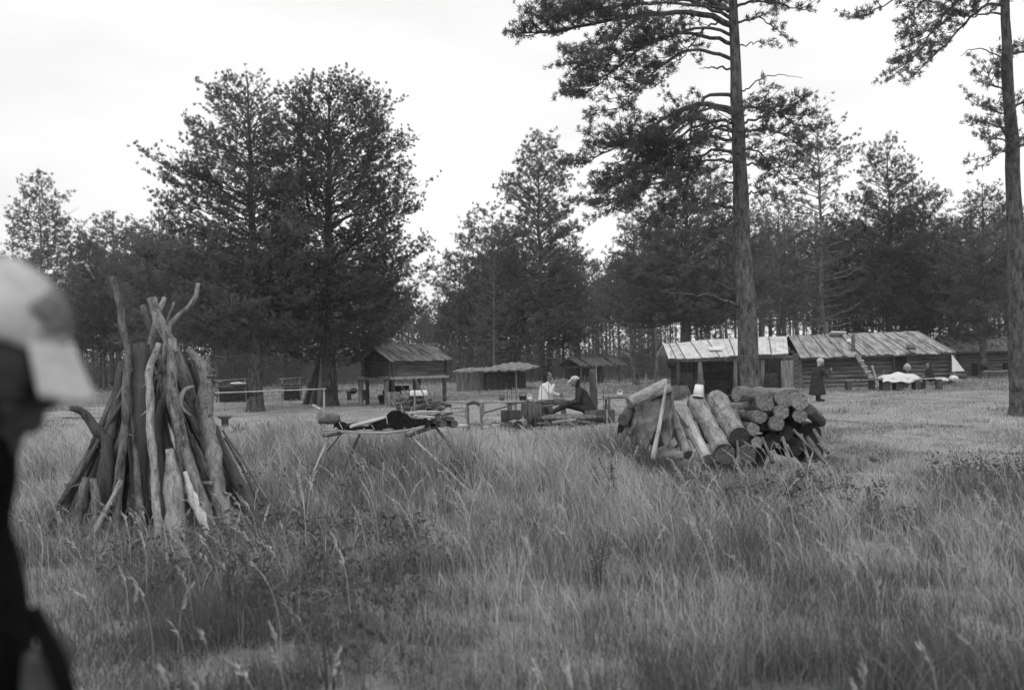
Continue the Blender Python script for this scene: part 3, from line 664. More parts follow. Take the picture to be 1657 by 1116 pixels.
models = [forest_model(101, 14, 3.4, 2.5, 1.3, 8), forest_model(102, 15, 4.6, 2.3, 1.4, 10), forest_model(103, 13, 2.2, 2.7, 1.2, 6), forest_model(104, 15, 6.0, 2.0, 1.3, 12), forest_model(105, 12, 1.6, 2.4, 1.0, 4)]
TX = [-200, 0, 60, 110, 180, 280, 340, 600, 670, 700, 730, 790, 900, 940, 965, 1000, 1200, 1330, 1400, 1540, 1657, 1900]
TY = [420, 412, 420, 412, 390, 372, 380, 400, 470, 492, 455, 400, 385, 405, 440, 395, 345, 340, 335, 345, 330, 330]
rf = random.Random(77); spots = []
for row, (d, stp) in enumerate(((64, 42), (74, 36), (86, 30), (98, 25))):
    px = -170+rf.uniform(0, 30)
    while px < 1830:
        dd = d+rf.uniform(-5, 5); q = px+rf.uniform(-14, 14)
        if not (row == 0 and (640 < q < 780 or 900 < q < 1010 or 560 < q < 640)): spots.append((q, dd, row))
        px += stp*rf.uniform(.8, 1.25)*(2.2 if row == 0 else 1)
zone_lab = [(-999, 330, 'slender pine in the forest edge behind the leaning-pole stack', 'forest pines on the left'),
            (330, 700, 'slender pine in the forest edge behind the two broad pines and the raised storehouse', 'forest pines left of centre'),
            (700, 1010, 'slender pine in the forest edge behind the central pines and the turf-roofed hut', 'forest pines at centre'),
            (1010, 1290, 'slender pine in the forest edge behind the pale-roofed shelter', 'forest pines behind the shelter'),
            (1290, 2999, 'slender pine in the forest edge behind the log cabin and the far hut', 'forest pines behind the cabin')]
for (q, dd, row) in spots:
    ty = np.interp(q, TX, TY)+rf.uniform(-6, 48)+row*4; zt = P(q, ty, dd).z
    H, tm, cm = models[rf.choice([0, 2, 4, 1] if q < 700 else ([0, 1, 2, 3, 4, 1] if q < 960 else [1, 3, 3, 0])) if row < 3 else rf.choice([1, 3, 0])]
    z = [z for z in zone_lab if z[0] <= q < z[1]][0]
    t = thing('pine_tree', z[2], 'pine tree', GP(q, dd), rf.uniform(0, 6.28), z[3]); k = max(.45, zt/H); kx = k*rf.uniform(.85, 1.15)
    t.scale = (kx, kx, k); t.rotation_euler[0] = rf.gauss(0, .025); t.rotation_euler[1] = rf.gauss(0, .025); ob('trunk', tm, t); ob('crown', cm, t)

for i in range(34):
    q = rf.choice([rf.uniform(-120, 600), rf.uniform(-120, 600), rf.uniform(640, 1060), rf.uniform(1540, 1760)]); dd = rf.uniform(60, 76); H, tm, cm = models[rf.choice([4, 2])]; k = rf.uniform(.2, .42)
    if 730 < q < 860 or 560 < q < 640: dd = 70
    t = thing('young_pine', 'low bushy young pine in the undergrowth at the forest edge', 'young pine', GP(q, dd), rf.uniform(0, 6.28), 'young pines at the forest edge'); t.scale = (k*1.3, k*1.3, k); ob('trunk', tm, t); ob('crown', cm, t)
# far wood: one mass, trunks with crowns high above the brush so the sky shows between them
def far_wood():
    r = np.random.default_rng(5); V = []; T = []; N = []; o = 0
    for i in range(420):
        d = r.uniform(112, 190); q = r.uniform(-260, 1920); b = GP(q, d); ty = np.interp(q, TX, TY); H = max(6, min(16, P(q, ty+r.uniform(0, 40)+8, d).z)); rad = r.uniform(.09, .17)
        ln = r.uniform(-.3, .3)
        for k in range(3):
            a = k*2.094; c, s_ = math.cos(a)*rad, math.sin(a)*rad; a2 = a+2.094; c2, s2 = math.cos(a2)*rad, math.sin(a2)*rad
            V += [(b.x+c, d+s_, 0), (b.x+c2, d+s2, 0), (b.x+c2*.4+ln, d+s2*.4, H), (b.x+c*.4+ln, d+s_*.4, H)]; N += [.15]*4
            T += [(o, o+1, o+2), (o, o+2, o+3)]; o += 4
        zb = H*r.uniform(.5, .66); m = 220; z = r.uniform(zb, H, m); wr = 1.9*np.sqrt(np.clip((H-z)/(H-zb), .02, 1))*r.uniform(.4, 1, m); a = r.uniform(0, 6.28, m)
        c = np.stack([b.x+ln*z/H+wr*np.cos(a), d+wr*np.sin(a), z], 1); e = r.normal(0, .28, (m, 2, 3)); tri = np.stack([c, c+e[:, 0], c+e[:, 1]], 1).reshape(-1, 3)
        V += tri.tolist(); T += (o+np.arange(m*3).reshape(-1, 3)).tolist(); N += np.repeat(r.uniform(.2, .9, m), 3).tolist(); o += m*3
    return mesh_np('far_wood', V, None, T, mats=[M['needles_wood']], tone=N)
tag(ob('far_wood', far_wood()), kind='stuff')
# undergrowth: grey leafless brush along the forest edge
def brush():
    r = np.random.default_rng(6); parts = []; V = []; T = []; N = []; o = 0
    n = 7000; d = r.uniform(66, 116, n); q = r.uniform(-260, 1920, n)
    for i in range(n):
        hm = .7+3.8*float(fbm(np.array([q[i]/60]), np.array([d[i]/9]), 3)[0]); b = GP(q[i], d[i])
        if (P(q[i], 600, d[i]).z < 0): pass
        for k in range(3):
            x, y = b.x+r.normal(0, .3), d[i]+r.normal(0, .3); h = hm*r.uniform(.5, 1.1); lx, ly = r.normal(0, .22, 2)*h; w_ = .016
            V += [(x-w_, y, 0), (x+w_, y, 0), (x+lx, y+ly, h)]; N += [.4]*3; T.append((o, o+1, o+2)); o += 3
        m = 16; z = r.uniform(.05, 1, m)**.8*hm; c = np.stack([b.x+r.normal(0, .42, m), d[i]+r.normal(0, .42, m), z], 1); e = r.normal(0, .085, (m, 2, 3))
        V += np.stack([c, c+e[:, 0], c+e[:, 1]], 1).reshape(-1, 3).tolist(); T += (o+np.arange(m*3).reshape(-1, 3)).tolist(); N += np.repeat(r.uniform(.1, 1, m), 3).tolist(); o += 3*m
    return mesh_np('undergrowth', V, None, T, mats=[M['brush']], tone=N)
tag(ob('undergrowth', brush()), kind='stuff')

# thin moist air: lifts the darks of the far trees a little
m = MB(1); m.box((0, 90, 19), (420, 222, 40)); hz = m.build('haze', (lambda q: q)(bpy.data.materials.new('air')))
am = hz.data.materials[0]; am.use_nodes = True; am.node_tree.nodes.clear(); pv = am.node_tree.nodes.new('ShaderNodeVolumePrincipled'); mo = am.node_tree.nodes.new('ShaderNodeOutputMaterial')
pv.inputs['Density'].default_value = .0006; pv.inputs['Color'].default_value = g3(.9); pv.inputs['Anisotropy'].default_value = .1
am.node_tree.links.new(pv.outputs[0], mo.inputs['Volume']); tag(hz, kind='stuff')
# ------------------------------------------------------------------ log and pole builder (mesh lies along its own Z)
def log(name, label, cat, path, rad, mat='drywood', cut='cut', group=None, seed=1, sides=12, rough=.06, parent=None, knots=0, wob=.0, scl=None):
    path = [Vector(p) for p in path]; r = random.Random(seed); A, B = path[0], path[-1]
    q = (B-A).to_track_quat('Z', 'Y'); inv = q.to_matrix().inverted(); L_ = (B-A).length
    if not hasattr(rad, '__len__'): rad = [rad]*len(path)
    n = max(len(path)*3, int(L_/.14)+2); f = [i/(n-1)*(len(path)-1) for i in range(n)]; pts = []; rr = []
    for i, t in enumerate(f):
        k = min(int(t), len(path)-2); u = t-k; a, b = inv @ (path[k]-A), inv @ (path[k+1]-A)
        p = a.lerp(b, u); k2 = min(int(u*0+t/(len(path)-1)*(len(rad)-1)), len(rad)-2) if len(rad) > 1 else 0
        uu = t/(len(path)-1)*(len(rad)-1)-k2; rad_ = rad[k2]+(rad[k2+1]-rad[k2])*uu
        if 0 < i < n-1: p = p+Vector((r.gauss(0, wob), r.gauss(0, wob), 0)); rad_ *= 1+r.uniform(-rough, rough)
        pts.append(p); rr.append(rad_)
    if len(path) > 2:
        for _ in range(2): pts = [pts[0]]+[(pts[i-1]+pts[i]*2+pts[i+1])/4 for i in range(1, n-1)]+[pts[-1]]
    m = MB(seed); m.tube(pts, rr, sides, 0, 1, rough*.6)
    for k in range(knots):
        i = r.randrange(1, n-1); a = r.uniform(0, 6.28); d = Vector((math.cos(a), math.sin(a), r.uniform(.1, .6))); l = rr[i]*r.uniform(1.2, 2.6)
        m.tube([pts[i], pts[i]+d*(rr[i]+l)], [rr[i]*.35, rr[i]*.16], 5, 0, 1)
    o = m.build(name, [M[mat], M[cut]], parent)
    if parent is None: o.location = A; o.rotation_mode = 'QUATERNION'; o.rotation_quaternion = q
    else: o.location = A; o.rotation_mode = 'QUATERNION'; o.rotation_quaternion = q
    if label: tag(o, label, cat, group)
    return o
def PP(lst): return [P(x, y, d) for x, y, d in lst]

# ------------------------------------------------------------------ stack of leaning poles and logs (tipi of firewood), centre 10.1 m away
def tz(zx, zy, d): return (60+zx/2.5375, 420+zy/2.5375, d)
def tp(label, pts, px_w, mat='drywood', cut='cut', seed=0, knots=0, taper=1.0, name='leaning_pole', cat='pole', wob=.0, rough=.08):
    path = PP([tz(*p) for p in pts]); r0 = px_w/2.5375/2*mpp(10)*1.15; mat = {'drywood': 'oldwood', 'palewood': 'stackpale', 'loglight': 'log'}.get(mat, mat)
    if path[-1].z > path[0].z: pass
    # carry the foot down to the earth
    a, b = path[-2], path[-1]; 
    if b.z > 0: path.append(b+(b-a).normalized()*min(.5, (b.z+.04)/max(.2, (a-b).normalized().z)))
    return log(name, label, cat, path, [r0*.8*taper, r0, r0*1.08], mat, cut, 'poles and logs leaning in the stack', 300+seed, 13, min(.17, rough*1.9), None, knots+2, .006+wob)
tp('tall wavy grey pole rising highest on the left side of the stack', [(305, 70, 10.0), (325, 130, 10.0), (345, 185, 9.95), (350, 290, 9.9), (378, 400, 9.8), (362, 540, 9.65), (365, 680, 9.5), (345, 830, 9.35), (330, 1000, 9.2)], 27, 'drywood', seed=1, knots=3)
tp('broad flat dark post standing upright in the middle of the stack', [(428, 350, 9.95), (422, 620, 9.75), (425, 900, 9.55)], 68, 'darkwood', 'cut_dark', 2, name='leaning_log', cat='log', rough=.1)
tp('thick dark log with its blunt upper end jutting up left of the forked branch', [(470, 160, 10.0), (505, 260, 9.95), (560, 365, 9.9), (612, 500, 10.0), (700, 760, 10.3)], 44, 'drywood', 'cut', 3, name='leaning_log', cat='log')
tp('long straight grey log running from the middle of the stack down to the lower right', [(556, 330, 9.8), (556, 560, 9.5), (598, 760, 9.35), (690, 1030, 9.15)], 40, 'drywood', 'cut', 4, name='leaning_log', cat='log')
tp('pale crooked branch curving up to the right at the very top of the stack', [(662, 96, 9.9), (655, 145, 9.9), (632, 185, 9.9), (585, 225, 9.9), (552, 262, 9.9), (535, 300, 9.9), (520, 420, 9.9), (480, 700, 10.1)], 19, 'palewood', 'palewood', 5, taper=.9)
tp('short pale stub of a pole poking up behind the blunt dark log', [(524, 155, 10.2), (498, 215, 10.15), (470, 330, 10.1), (420, 600, 10.5), (380, 900, 10.8)], 22, 'palewood', 'palewood', 6)
tp('thin twig with a kinked top right of the short pale stub', [(562, 175, 10.3), (535, 240, 10.2), (500, 400, 10.2), (430, 800, 10.9)], 11, 'drywood', 'cut', 7)
tp('slim pale knotty pole down the middle of the stack', [(502, 345, 9.75), (480, 400, 9.7), (458, 450, 9.65), (470, 560, 9.55), (463, 700, 9.4), (480, 830, 9.3), (490, 1000, 9.15)], 27, 'palewood', 'palewood', 8, knots=4)
tp('smooth grey pole in the centre just right of the knotty one', [(507, 390, 9.9), (528, 500, 9.8), (560, 640, 9.6), (590, 800, 9.6)], 26, 'drywood', 'cut', 9)
tp('dark bent log leaning inward low in the centre', [(540, 530, 9.8), (500, 640, 9.7), (492, 740, 9.6), (512, 900, 9.5)], 36, 'darkwood', 'cut_dark', 10, name='leaning_log', cat='log')
tp('stout weathered slab with a jagged tip standing low in the front', [(545, 778, 9.2), (560, 880, 9.15), (568, 1050, 9.05)], 62, 'palewood', 'palewood', 11, name='leaning_log', cat='log', taper=.55, rough=.12)
tp('white barkless billet lying low between the slab and the long grey log', [(610, 870, 9.25), (632, 950, 9.2), (665, 1020, 9.15)], 40, 'whitewood', 'whitewood', 12, name='leaning_log', cat='log', taper=.6)
tp('thick bent log with broken stubs on the right side of the stack', [(672, 420, 9.95), (700, 520, 9.9), (690, 640, 9.85), (722, 760, 9.7), (735, 900, 9.5), (758, 1010, 9.35)], 52, 'log', 'cut', 13, knots=6, name='leaning_log', cat='log', rough=.14)
tp('peeling twisted trunk with a curled root at its top on the right', [(622, 372, 10.1), (660, 412, 10.05), (698, 440, 10.0), (700, 490, 10.0), (672, 560, 9.95), (680, 640, 9.95)], 40, 'loglight', 'cut', 14, knots=5, name='leaning_log', cat='log', rough=.2)
tp('dark log leaning outward at the far right of the stack', [(722, 690, 10.0), (790, 850, 9.95), (850, 960, 9.9)], 50, 'darkwood', 'cut_dark', 15, name='leaning_log', cat='log')
tp('thin pale stick, outermost on the right of the stack', [(760, 700, 10.2), (850, 830, 10.2), (905, 920, 10.2)], 10, 'palewood', 'palewood', 16)
tp('thin grey stick beside the outermost pale stick on the right', [(770, 730, 10.1), (830, 830, 10.1), (880, 930, 10.1)], 12, 'drywood', 'cut', 17)
tp('dark hooked branch sticking out far to the left of the stack', [(135, 610, 9.4), (178, 615, 9.45), (215, 660, 9.5), (250, 705, 9.5), (295, 745, 9.5), (290, 900, 9.5)], 38, 'darkwood', 'cut_dark', 18, taper=.6, name='leaning_log', cat='log')
tp('long thin dark pole slanting down to the lower left corner of the stack', [(372, 420, 10.1), (290, 620, 9.9), (190, 840, 9.7), (105, 985, 9.55)], 22, 'drywood', 'cut', 19)
tp('dark log slanting behind the long thin pole on the left', [(380, 480, 10.2), (270, 700, 10.1), (160, 1000, 10.1)], 34, 'darkwood', 'cut_dark', 20, name='leaning_log', cat='log')
tp('bark-covered log on the left beside the tall wavy pole', [(350, 420, 10.0), (320, 640, 9.85), (270, 840, 9.6), (262, 990, 9.5)], 34, 'darkwood', 'cut_dark', 21, name='leaning_log', cat='log')
tp('short pale stump-like log low at the left foot of the stack', [(205, 895, 9.4), (190, 960, 9.35), (175, 1030, 9.3)], 40, 'drywood', 'cut', 22, name='leaning_log', cat='log')
tp('short mossy log at the left foot, right of the stump-like one', [(232, 900, 9.35), (240, 970, 9.3), (246, 1040, 9.25)], 34, 'log', 'cut', 23, name='leaning_log', cat='log')
tp('pale forked stick crossing the foot of the tall wavy pole', [(345, 905, 9.2), (310, 985, 9.12), (248, 1085, 9.0)], 17, 'palewood', 'palewood', 24)
tp('rotten dark log behind the middle post, only its top showing', [(435, 190, 10.4), (470, 300, 10.3), (500, 420, 10.4), (520, 900, 10.8)], 30, 'darkwood', 'cut_dark', 25, name='leaning_log', cat='log', knots=4)
tp('dark backing log in the shadow right of the centre', [(585, 420, 10.2), (640, 700, 10.2), (680, 1000, 10.2)], 60, 'soot_shade', 'soot_shade', 26, name='leaning_log', cat='log')  # backing logs near black: shade of the stack's interior painted into their colour
tp('dark backing log in the shadow at the right, behind the bent one', [(600, 420, 10.4), (720, 700, 10.5), (800, 1000, 10.6)], 60, 'soot_shade', 'soot_shade', 27, name='leaning_log', cat='log')
tp('dark backing log seen left of the broad middle post', [(400, 440, 10.3), (370, 700, 10.3), (340, 1000, 10.4)], 56, 'soot_shade', 'soot_shade', 28, name='leaning_log', cat='log')
tp('dark backing log between the middle post and the knotty pole', [(470, 400, 10.3), (470, 700, 10.2), (470, 1000, 10.1)], 60, 'soot_shade', 'soot_shade', 29, name='leaning_log', cat='log')
tp('grey log leaning against the back of the stack on its left', [(420, 430, 10.4), (330, 700, 10.9), (240, 950, 11.3)], 40, 'drywood', 'cut', 30, name='leaning_log', cat='log')
tp('grey log leaning against the back of the stack on its right', [(540, 400, 10.5), (620, 700, 11.0), (700, 950, 11.4)], 40, 'drywood', 'cut', 31, name='leaning_log', cat='log')
tp('stubby pale root curling like an antler on the right of the stack', [(640, 522, 9.75), (602, 535, 9.7), (588, 575, 9.68), (596, 620, 9.68), (634, 640, 9.7)], 15, 'palewood', 'palewood', 32, name='curled_root', cat='root') if False else None
rt = random.Random(4)
for i in range(46):
    a = rt.uniform(-.2, 3.4); R0 = rt.uniform(.6, 1.05); c = P(250, 600, 10.15); ft = Vector((c.x+math.cos(a+3.14159)*R0, 10.15+math.sin(a+3.14159)*R0*.9, -.03)); tt_ = rt.uniform(.5, 1.05)
    tpv = Vector((c.x+rt.uniform(-.18, .15), 10.05+rt.uniform(-.2, .1), 1.75)); q = ft.lerp(tpv, tt_*.9); mid = ft.lerp(q, .5)+Vector((rt.uniform(-.07, .07), -.03, 0))
    log('leaning_pole', 'thin broken stick filling the gaps between the thicker leaning poles', 'pole', [q, mid, ft], [.014, .02*rt.uniform(.7, 2.2), .026*rt.uniform(.8, 2.2)], rt.choice(['oldwood', 'darkwood', 'oldwood', 'oldwood']), 'cut', 'thin sticks in the stack', 700+i, 7, .12, None, rt.randrange(4), .006)
log('curled_root', 'pale root curling like an antler on the right side of the stack', 'root', PP([tz(645, 520, 9.75), tz(606, 530, 9.72), tz(588, 565, 9.68), tz(590, 610, 9.66), tz(632, 640, 9.7)]), [.012, .02, .026, .02, .01], 'palewood', 'palewood', None, 5, 8)

# ------------------------------------------------------------------ drying rack with a black tarpaulin, 12.5 m away
def rz(zx, zy, d): return (500+zx/6.373, 620+zy/6.373, d)
rack = thing('pole_rack', 'low rack of rough poles on splayed legs, carrying a black tarpaulin', 'rack', (-1.6, 12.9, 0))
o0 = Vector(rack.location)
def rl(name, pts, w_, mat='drywood', cut='cut_dark', seed=0, parent=rack, taper=1.0):
    r0 = w_/6.373/2*mpp(12.6); return log(name, None, None, [P(*rz(*p))-o0 for p in pts], [r0, r0*taper], mat, cut, None, 400+seed, 9, .07, parent)
def feet(pts):
    a, b = P(*rz(*pts[0])), P(*rz(*pts[1])); k = (a.z+.05)/(a.z-b.z); e = a+(b-a)*k; return [a-o0, e-o0]
for i, (pts, w_, mt) in enumerate(([[(210, 540, 12.5), (92, 810, 12.1)], 22, 'palewood'], [[(525, 520, 12.7), (380, 840, 12.5)], 30, 'darkwood'], [[(1050, 545, 12.5), (1450, 920, 11.9)], 26, 'palewood'], [[(1300, 440, 13.4), (1545, 765, 13.3)], 34, 'darkwood'], [[(330, 520, 13.2), (185, 700, 13.6)], 26, 'drywood'])):
    r0 = w_/6.373/2*mpp(12.6); log('leg', None, None, feet(pts), [r0*.9, r0], mt, 'cut', None, 420+i, 9, .08, rack)
rl('bearer', [(150, 540, 12.3), (330, 515, 12.8), (480, 430, 14.2)], 38, 'drywood', 'cut_dark', 1)
rl('bearer', [(1000, 545, 12.3), (1130, 500, 12.8), (1400, 410, 14.4)], 44, 'drywood', 'cut_dark', 2)
for i, pts in enumerate(([(140, 485, 12.5), (350, 492, 12.45), (720, 512, 12.4), (1000, 490, 12.45), (1190, 442, 12.6)], [(270, 480, 12.7), (600, 490, 12.65), (900, 482, 12.7), (1200, 430, 12.8)], [(330, 505, 12.55), (700, 525, 12.5), (1010, 500, 12.5)], [(300, 465, 13.0), (700, 470, 13.0), (1240, 425, 13.1)], [(350, 440, 13.4), (800, 440, 13.4), (1300, 410, 13.5)], [(400, 415, 13.9), (800, 410, 13.9), (1350, 390, 14.0)])):
    rl('cross_pole', pts, 17, 'palewood' if i < 3 else 'drywood', 'cut', 10+i)
for i, pts in enumerate(([(310, 400, 13.0), (345, 470, 12.6)], [(560, 440, 13.0), (570, 480, 12.6)], [(640, 420, 13.0), (690, 500, 12.6)], [(735, 420, 13.0), (765, 490, 12.6)], [(800, 345, 13.1), (812, 460, 12.8)], [(1075, 450, 12.6), (1120, 560, 12.4)], [(715, 430, 13.0), (725, 490, 12.6)])):
    rl('splint', pts, 9, 'palewood', 'palewood', 20+i)
def sheet(name, corners_fn, nu, nv, mat, parent=None, thick=.006):
    V = [corners_fn(i/(nu-1), j/(nv-1)) for j in range(nv) for i in range(nu)]; Q = [(j*nu+i, j*nu+i+1, (j+1)*nu+i+1, (j+1)*nu+i) for j in range(nv-1) for i in range(nu-1)]
    me = mesh_np(name, [tuple(v) for v in V], Q, mats=[M[mat]], smooth=True); o = ob(name, me, parent)
    s = o.modifiers.new('solid', 'SOLIDIFY'); s.thickness = thick; s.offset = 0
    return o
ctl = [(270, 395), (350, 430), (440, 445), (620, 440), (740, 362), (920, 268), (1000, 335), (1150, 372), (1280, 385)]
cbt = [(250, 470), (350, 478), (440, 480), (620, 478), (740, 474), (920, 470), (1000, 462), (1150, 440), (1290, 420)]
def tarp_fn(u, v):
    xs = u*8; k = min(int(xs), 7); f = xs-k
    a = Vector(P(*rz(ctl[k][0]+(ctl[k+1][0]-ctl[k][0])*f, ctl[k][1]+(ctl[k+1][1]-ctl[k][1])*f, 13.3)))
    b = Vector(P(*rz(cbt[k][0]+(cbt[k+1][0]-cbt[k][0])*f, cbt[k][1]+(cbt[k+1][1]-cbt[k][1])*f-6, 12.65)))
    c = a.copy(); c.y += 1.0; c.z = (a.z+.58)*.5+.0
    if v < .6: q = b.lerp(a, v/.6)
    else: q = a.lerp(c, (v-.6)/.4)
    q.z += .015*math.sin(u*37+v*9)+.01*math.sin(u*71-v*13); q.y += .02*math.sin(u*23); return q
tag(sheet('tarpaulin', tarp_fn, 60, 16, 'black'), 'black tarpaulin humped over the low pole rack', 'tarpaulin')
log('pole', 'pale peeled pole lying slanted over the black tarpaulin', 'pole', PP([rz(430, 445, 12.6), rz(610, 400, 12.9), rz(795, 350, 13.2)]), [.02, .026, .02], 'whitewood', 'whitewood', None, 31, 9)
def slab(name, label, cat, pts_px, d0, d1, th, mat, group=None):
    m = MB(9); n = len(pts_px)//2; m.poly([P(x, y, d0 if i < n else d1) for i, (x, y) in enumerate(pts_px)], th, n=(0, 0, 1)); o = m.build(name, M[mat]); return tag(o, label, cat, group)
bk = thing('birch_bark_bundle', 'bundle of whitish bark strips resting on the right end of the rack', 'bundle', P(*rz(1170, 340, 13.5)))
for i, (x0, x1, y0, y1, w_) in enumerate(((1000, 1345, 300, 292, 15), (1020, 1300, 312, 318, 12), (1080, 1290, 335, 345, 18), (1120, 1340, 350, 362, 14), (1100, 1200, 365, 330, 8))):
    log('bark_strip', None, None, [P(*rz(x0, y0, 13.3))-bk.location, P(*rz((x0+x1)/2, (y0+y1)/2-4, 13.5))-bk.location, P(*rz(x1, y1, 13.7))-bk.location], [w_/12.7*mpp(13), w_/12.7*mpp(13)*1.2], 'whitewood', 'palewood', None, 50+i, 8, .15, bk)
for i, (x, y, lab) in enumerate(((1390, 415, 'thick dark log jutting right from the rack below the bark bundle'), (1335, 368, 'short dark log with a round end beside the bark bundle'), (1440, 365, 'small dark log end, second from the right beyond the rack'), (1475, 370, 'small dark log end at the far right of the rack'), (1500, 420, 'dark stub of log half sunk in grass right of the rack'))):
    log('log', lab, 'log', [P(*rz(x, y, 13.4)), P(*rz(x-330 if i == 0 else x-60, y+10 if i == 0 else y-6, 14.3))], [.05 if i in (0, 4) else .032]*2, 'darkwood', 'cut_dark', 'dark logs at the right end of the rack', 60+i)
tag(log('log', 'dark squared timber lying behind the left end of the rack', 'log', PP([rz(105, 388, 14.6), rz(320, 392, 14.6)]), .045, 'darkwood', 'cut_dark', None, 71), kind=None)
log('log', 'mottled short log lying in the grass left of the rack', 'log', PP([rz(110, 352, 16.5), rz(280, 356, 16.9)]), .085, 'log', 'cut', None, 72)
stb = MB(4); stb.tube([(0, 0, -.1), (.02, 0, .35), (.03, 0, .5)], [.2, .17, .165], 14, 0, 1, .08); tag(stb.build('tree_stump', [M['log'], M['cut']], None, P(*rz(60, 300, 18.5))*Vector((1, 1, 0)) if False else GP(507, 18.3)), 'grey tree stump in the grass left of the pole rack', 'stump')
log('plank', 'pale plank leaning across the grey stump left of the rack', 'plank', PP([rz(40, 228, 18.2), rz(125, 275, 17.9)]), [.03, .03], 'palewood', 'palewood', None, 73, 4)
for i, (a, b, lab) in enumerate((((1270, 375, 14.2), (1350, 380, 14.2), 'thin pole between the bark bundle and the log ends'),)): pass

# ------------------------------------------------------------------ woodpile, about 13 m away
def wz(zx, zy, d): return (980+zx/3.945, 520+zy/3.945, d)
def wl(label, a, b, w_, mat='log', cut='cut', seed=0, knots=0, taper=1.0, name='log', cat='log', group='logs of the woodpile', mid=None):
    path = PP([wz(*a)]+([wz(*mid)] if mid else [])+[wz(*b)]); r0 = w_/3.945/2*mpp(a[2])*1.08; return log(name, label, cat, path, [r0, r0*taper], mat, cut, group, 500+seed, 18, .13, None, knots)
wl('pale thick log leaning on the woodpile, right one of the two thickest', (850, 735, 12.7), (700, 490, 13.5), 128, 'loglight', 'cut_dark', 1)
wl('pale thick log leaning on the woodpile with a white bucket on its top', (748, 830, 12.55), (575, 505, 13.5), 118, 'loglight', 'cut_dark', 2)
wl('peeling white-patched log leaning third from the right in the row', (655, 880, 12.6), (490, 590, 13.4), 82, 'palewood', 'cut', 3, knots=3)
wl('slimmer grey log leaning beside the tarpaulin, its round top end showing', (525, 850, 12.7), (402, 540, 13.4), 66, 'loglight', 'cut', 4)
wl('grey narrow log wedged behind the two thickest leaning logs', (650, 760, 13.0), (580, 560, 13.6), 44, 'log', 'cut', 5)
wl('dark-ended log lying low in the grass below the leaning logs', (760, 850, 12.5), (800, 800, 13.8), 112, 'log', 'cut_dark', 6)
wl('dark log end low under the woodpile, right of the dark-ended log', (900, 850, 12.7), (860, 800, 13.9), 108, 'log', 'cut_dark', 7)
wl('long top log lying crosswise over the right half of the woodpile', (835, 462, 12.9), (1205, 470, 13.3), 92, 'log', 'cut', 8, mid=(1020, 470, 13.1))
wl('thick log on the top row with a big pale split end', (1022, 517, 12.7), (800, 575, 14.2), 100, 'log', 'cut', 9, taper=.75)
wl('dark-barked log end tucked under the long top log', (1150, 490, 12.9), (1000, 480, 14.2), 104, 'log', 'cut', 10)
wl('big grey log end at the upper right of the woodpile', (1238, 510, 12.85), (1120, 500, 14.2), 104, 'log', 'cut', 11)
wl('slim log below the big split end, its round face turned left', (990, 608, 12.7), (800, 590, 14.0), 78, 'log', 'cut', 12)
wl('pale split log end in the middle of the woodpile', (1122, 578, 12.8), (1010, 600, 14.1), 88, 'log', 'cut', 13)
wl('round log end right of centre, apart from the others', (1240, 600, 12.85), (1180, 605, 14.1), 84, 'log', 'cut', 14)
wl('bright round log end under the pale split one', (1092, 650, 12.75), (980, 660, 14.0), 88, 'log', 'cut', 15)
wl('small log end at the lower left of the round faces', (945, 690, 12.7), (850, 640, 14.0), 70, 'log', 'cut', 16)
wl('smallest log end, lowest of the pale round faces', (968, 772, 12.7), (900, 740, 14.0), 62, 'log', 'cut', 17)
wl('shaded log end low at the right of the bright round one', (1152, 712, 12.9), (1060, 720, 14.1), 84, 'soot_shade', 'soot_shade', 18)  # nearly black logs from here on carry the pile's deep shade in their colour
wl('dim narrow log end between the bright round one and the small one', (1012, 672, 13.0), (930, 680, 14.1), 44, 'darkwood', 'cut_dark', 19)
wl('dark log sloping down at the right edge of the woodpile', (1290, 560, 13.0), (1370, 640, 13.5), 70, 'darkwood', 'cut_dark', 20)
wl('shaded log lying at the bottom of the pile near its middle', (1060, 760, 12.9), (980, 770, 14.2), 100, 'soot_shade', 'soot_shade', 21)
wl('shaded log lying at the bottom of the pile near its right end', (1200, 800, 13.0), (1130, 800, 14.2), 110, 'soot_shade', 'soot_shade', 22)
wl('shaded thick log behind the right end of the woodpile', (1310, 720, 13.3), (1240, 700, 14.4), 130, 'soot_shade', 'soot_shade', 23)
wl('dark log at the back filling the gap under the top row', (1060, 560, 13.3), (960, 560, 14.4), 90, 'soot_shade', 'soot_shade', 24)
wl('dark log at the back between the two right round ends', (1190, 660, 13.4), (1100, 660, 14.4), 110, 'soot_shade', 'soot_shade', 25)
wl('lowest dark log hidden in the grass under the middle of the pile', (1010, 870, 12.9), (940, 870, 14.2), 110, 'soot_shade', 'soot_shade', 26)
wl('lowest dark log hidden in the grass under the right of the pile', (1330, 840, 13.2), (1260, 840, 14.3), 110, 'soot_shade', 'soot_shade', 27)
for i, (a, b, w_) in enumerate((((1130, 740), (1190, 930), 22), ((1200, 690), (1330, 830), 16), ((1290, 740), (1400, 900), 26), ((1000, 740), (1070, 900), 18), ((840, 760), (850, 930), 14), ((1040, 860), (1010, 960), 20), ((1330, 690), (1420, 840), 22), ((790, 780), (830, 920), 12), ((1250, 720), (1300, 900), 14))):
    wl('splintered slab of bark leaning on the shaded right side of the woodpile', (*b, 12.3), (*a, 12.7), w_, 'drywood' if i % 2 else 'log', 'cut_dark', 40+i, name='bark_slab', cat='bark slab', group='bark slabs against the woodpile')
wl('squared pale block lying in the grass under the leaning logs', (350, 850, 12.6), (490, 858, 12.6), 56, 'palewood', 'palewood', 60, group=None, name='wood_block', cat='block')
log('log', 'pale knotty log lying along the top edge of the tarpaulin', 'log', PP([wz(150, 522, 12.9), wz(270, 460, 13.0), wz(392, 412, 13.1)]), [.075, .085, .11], 'loglight', 'cut', None, 61, 14)
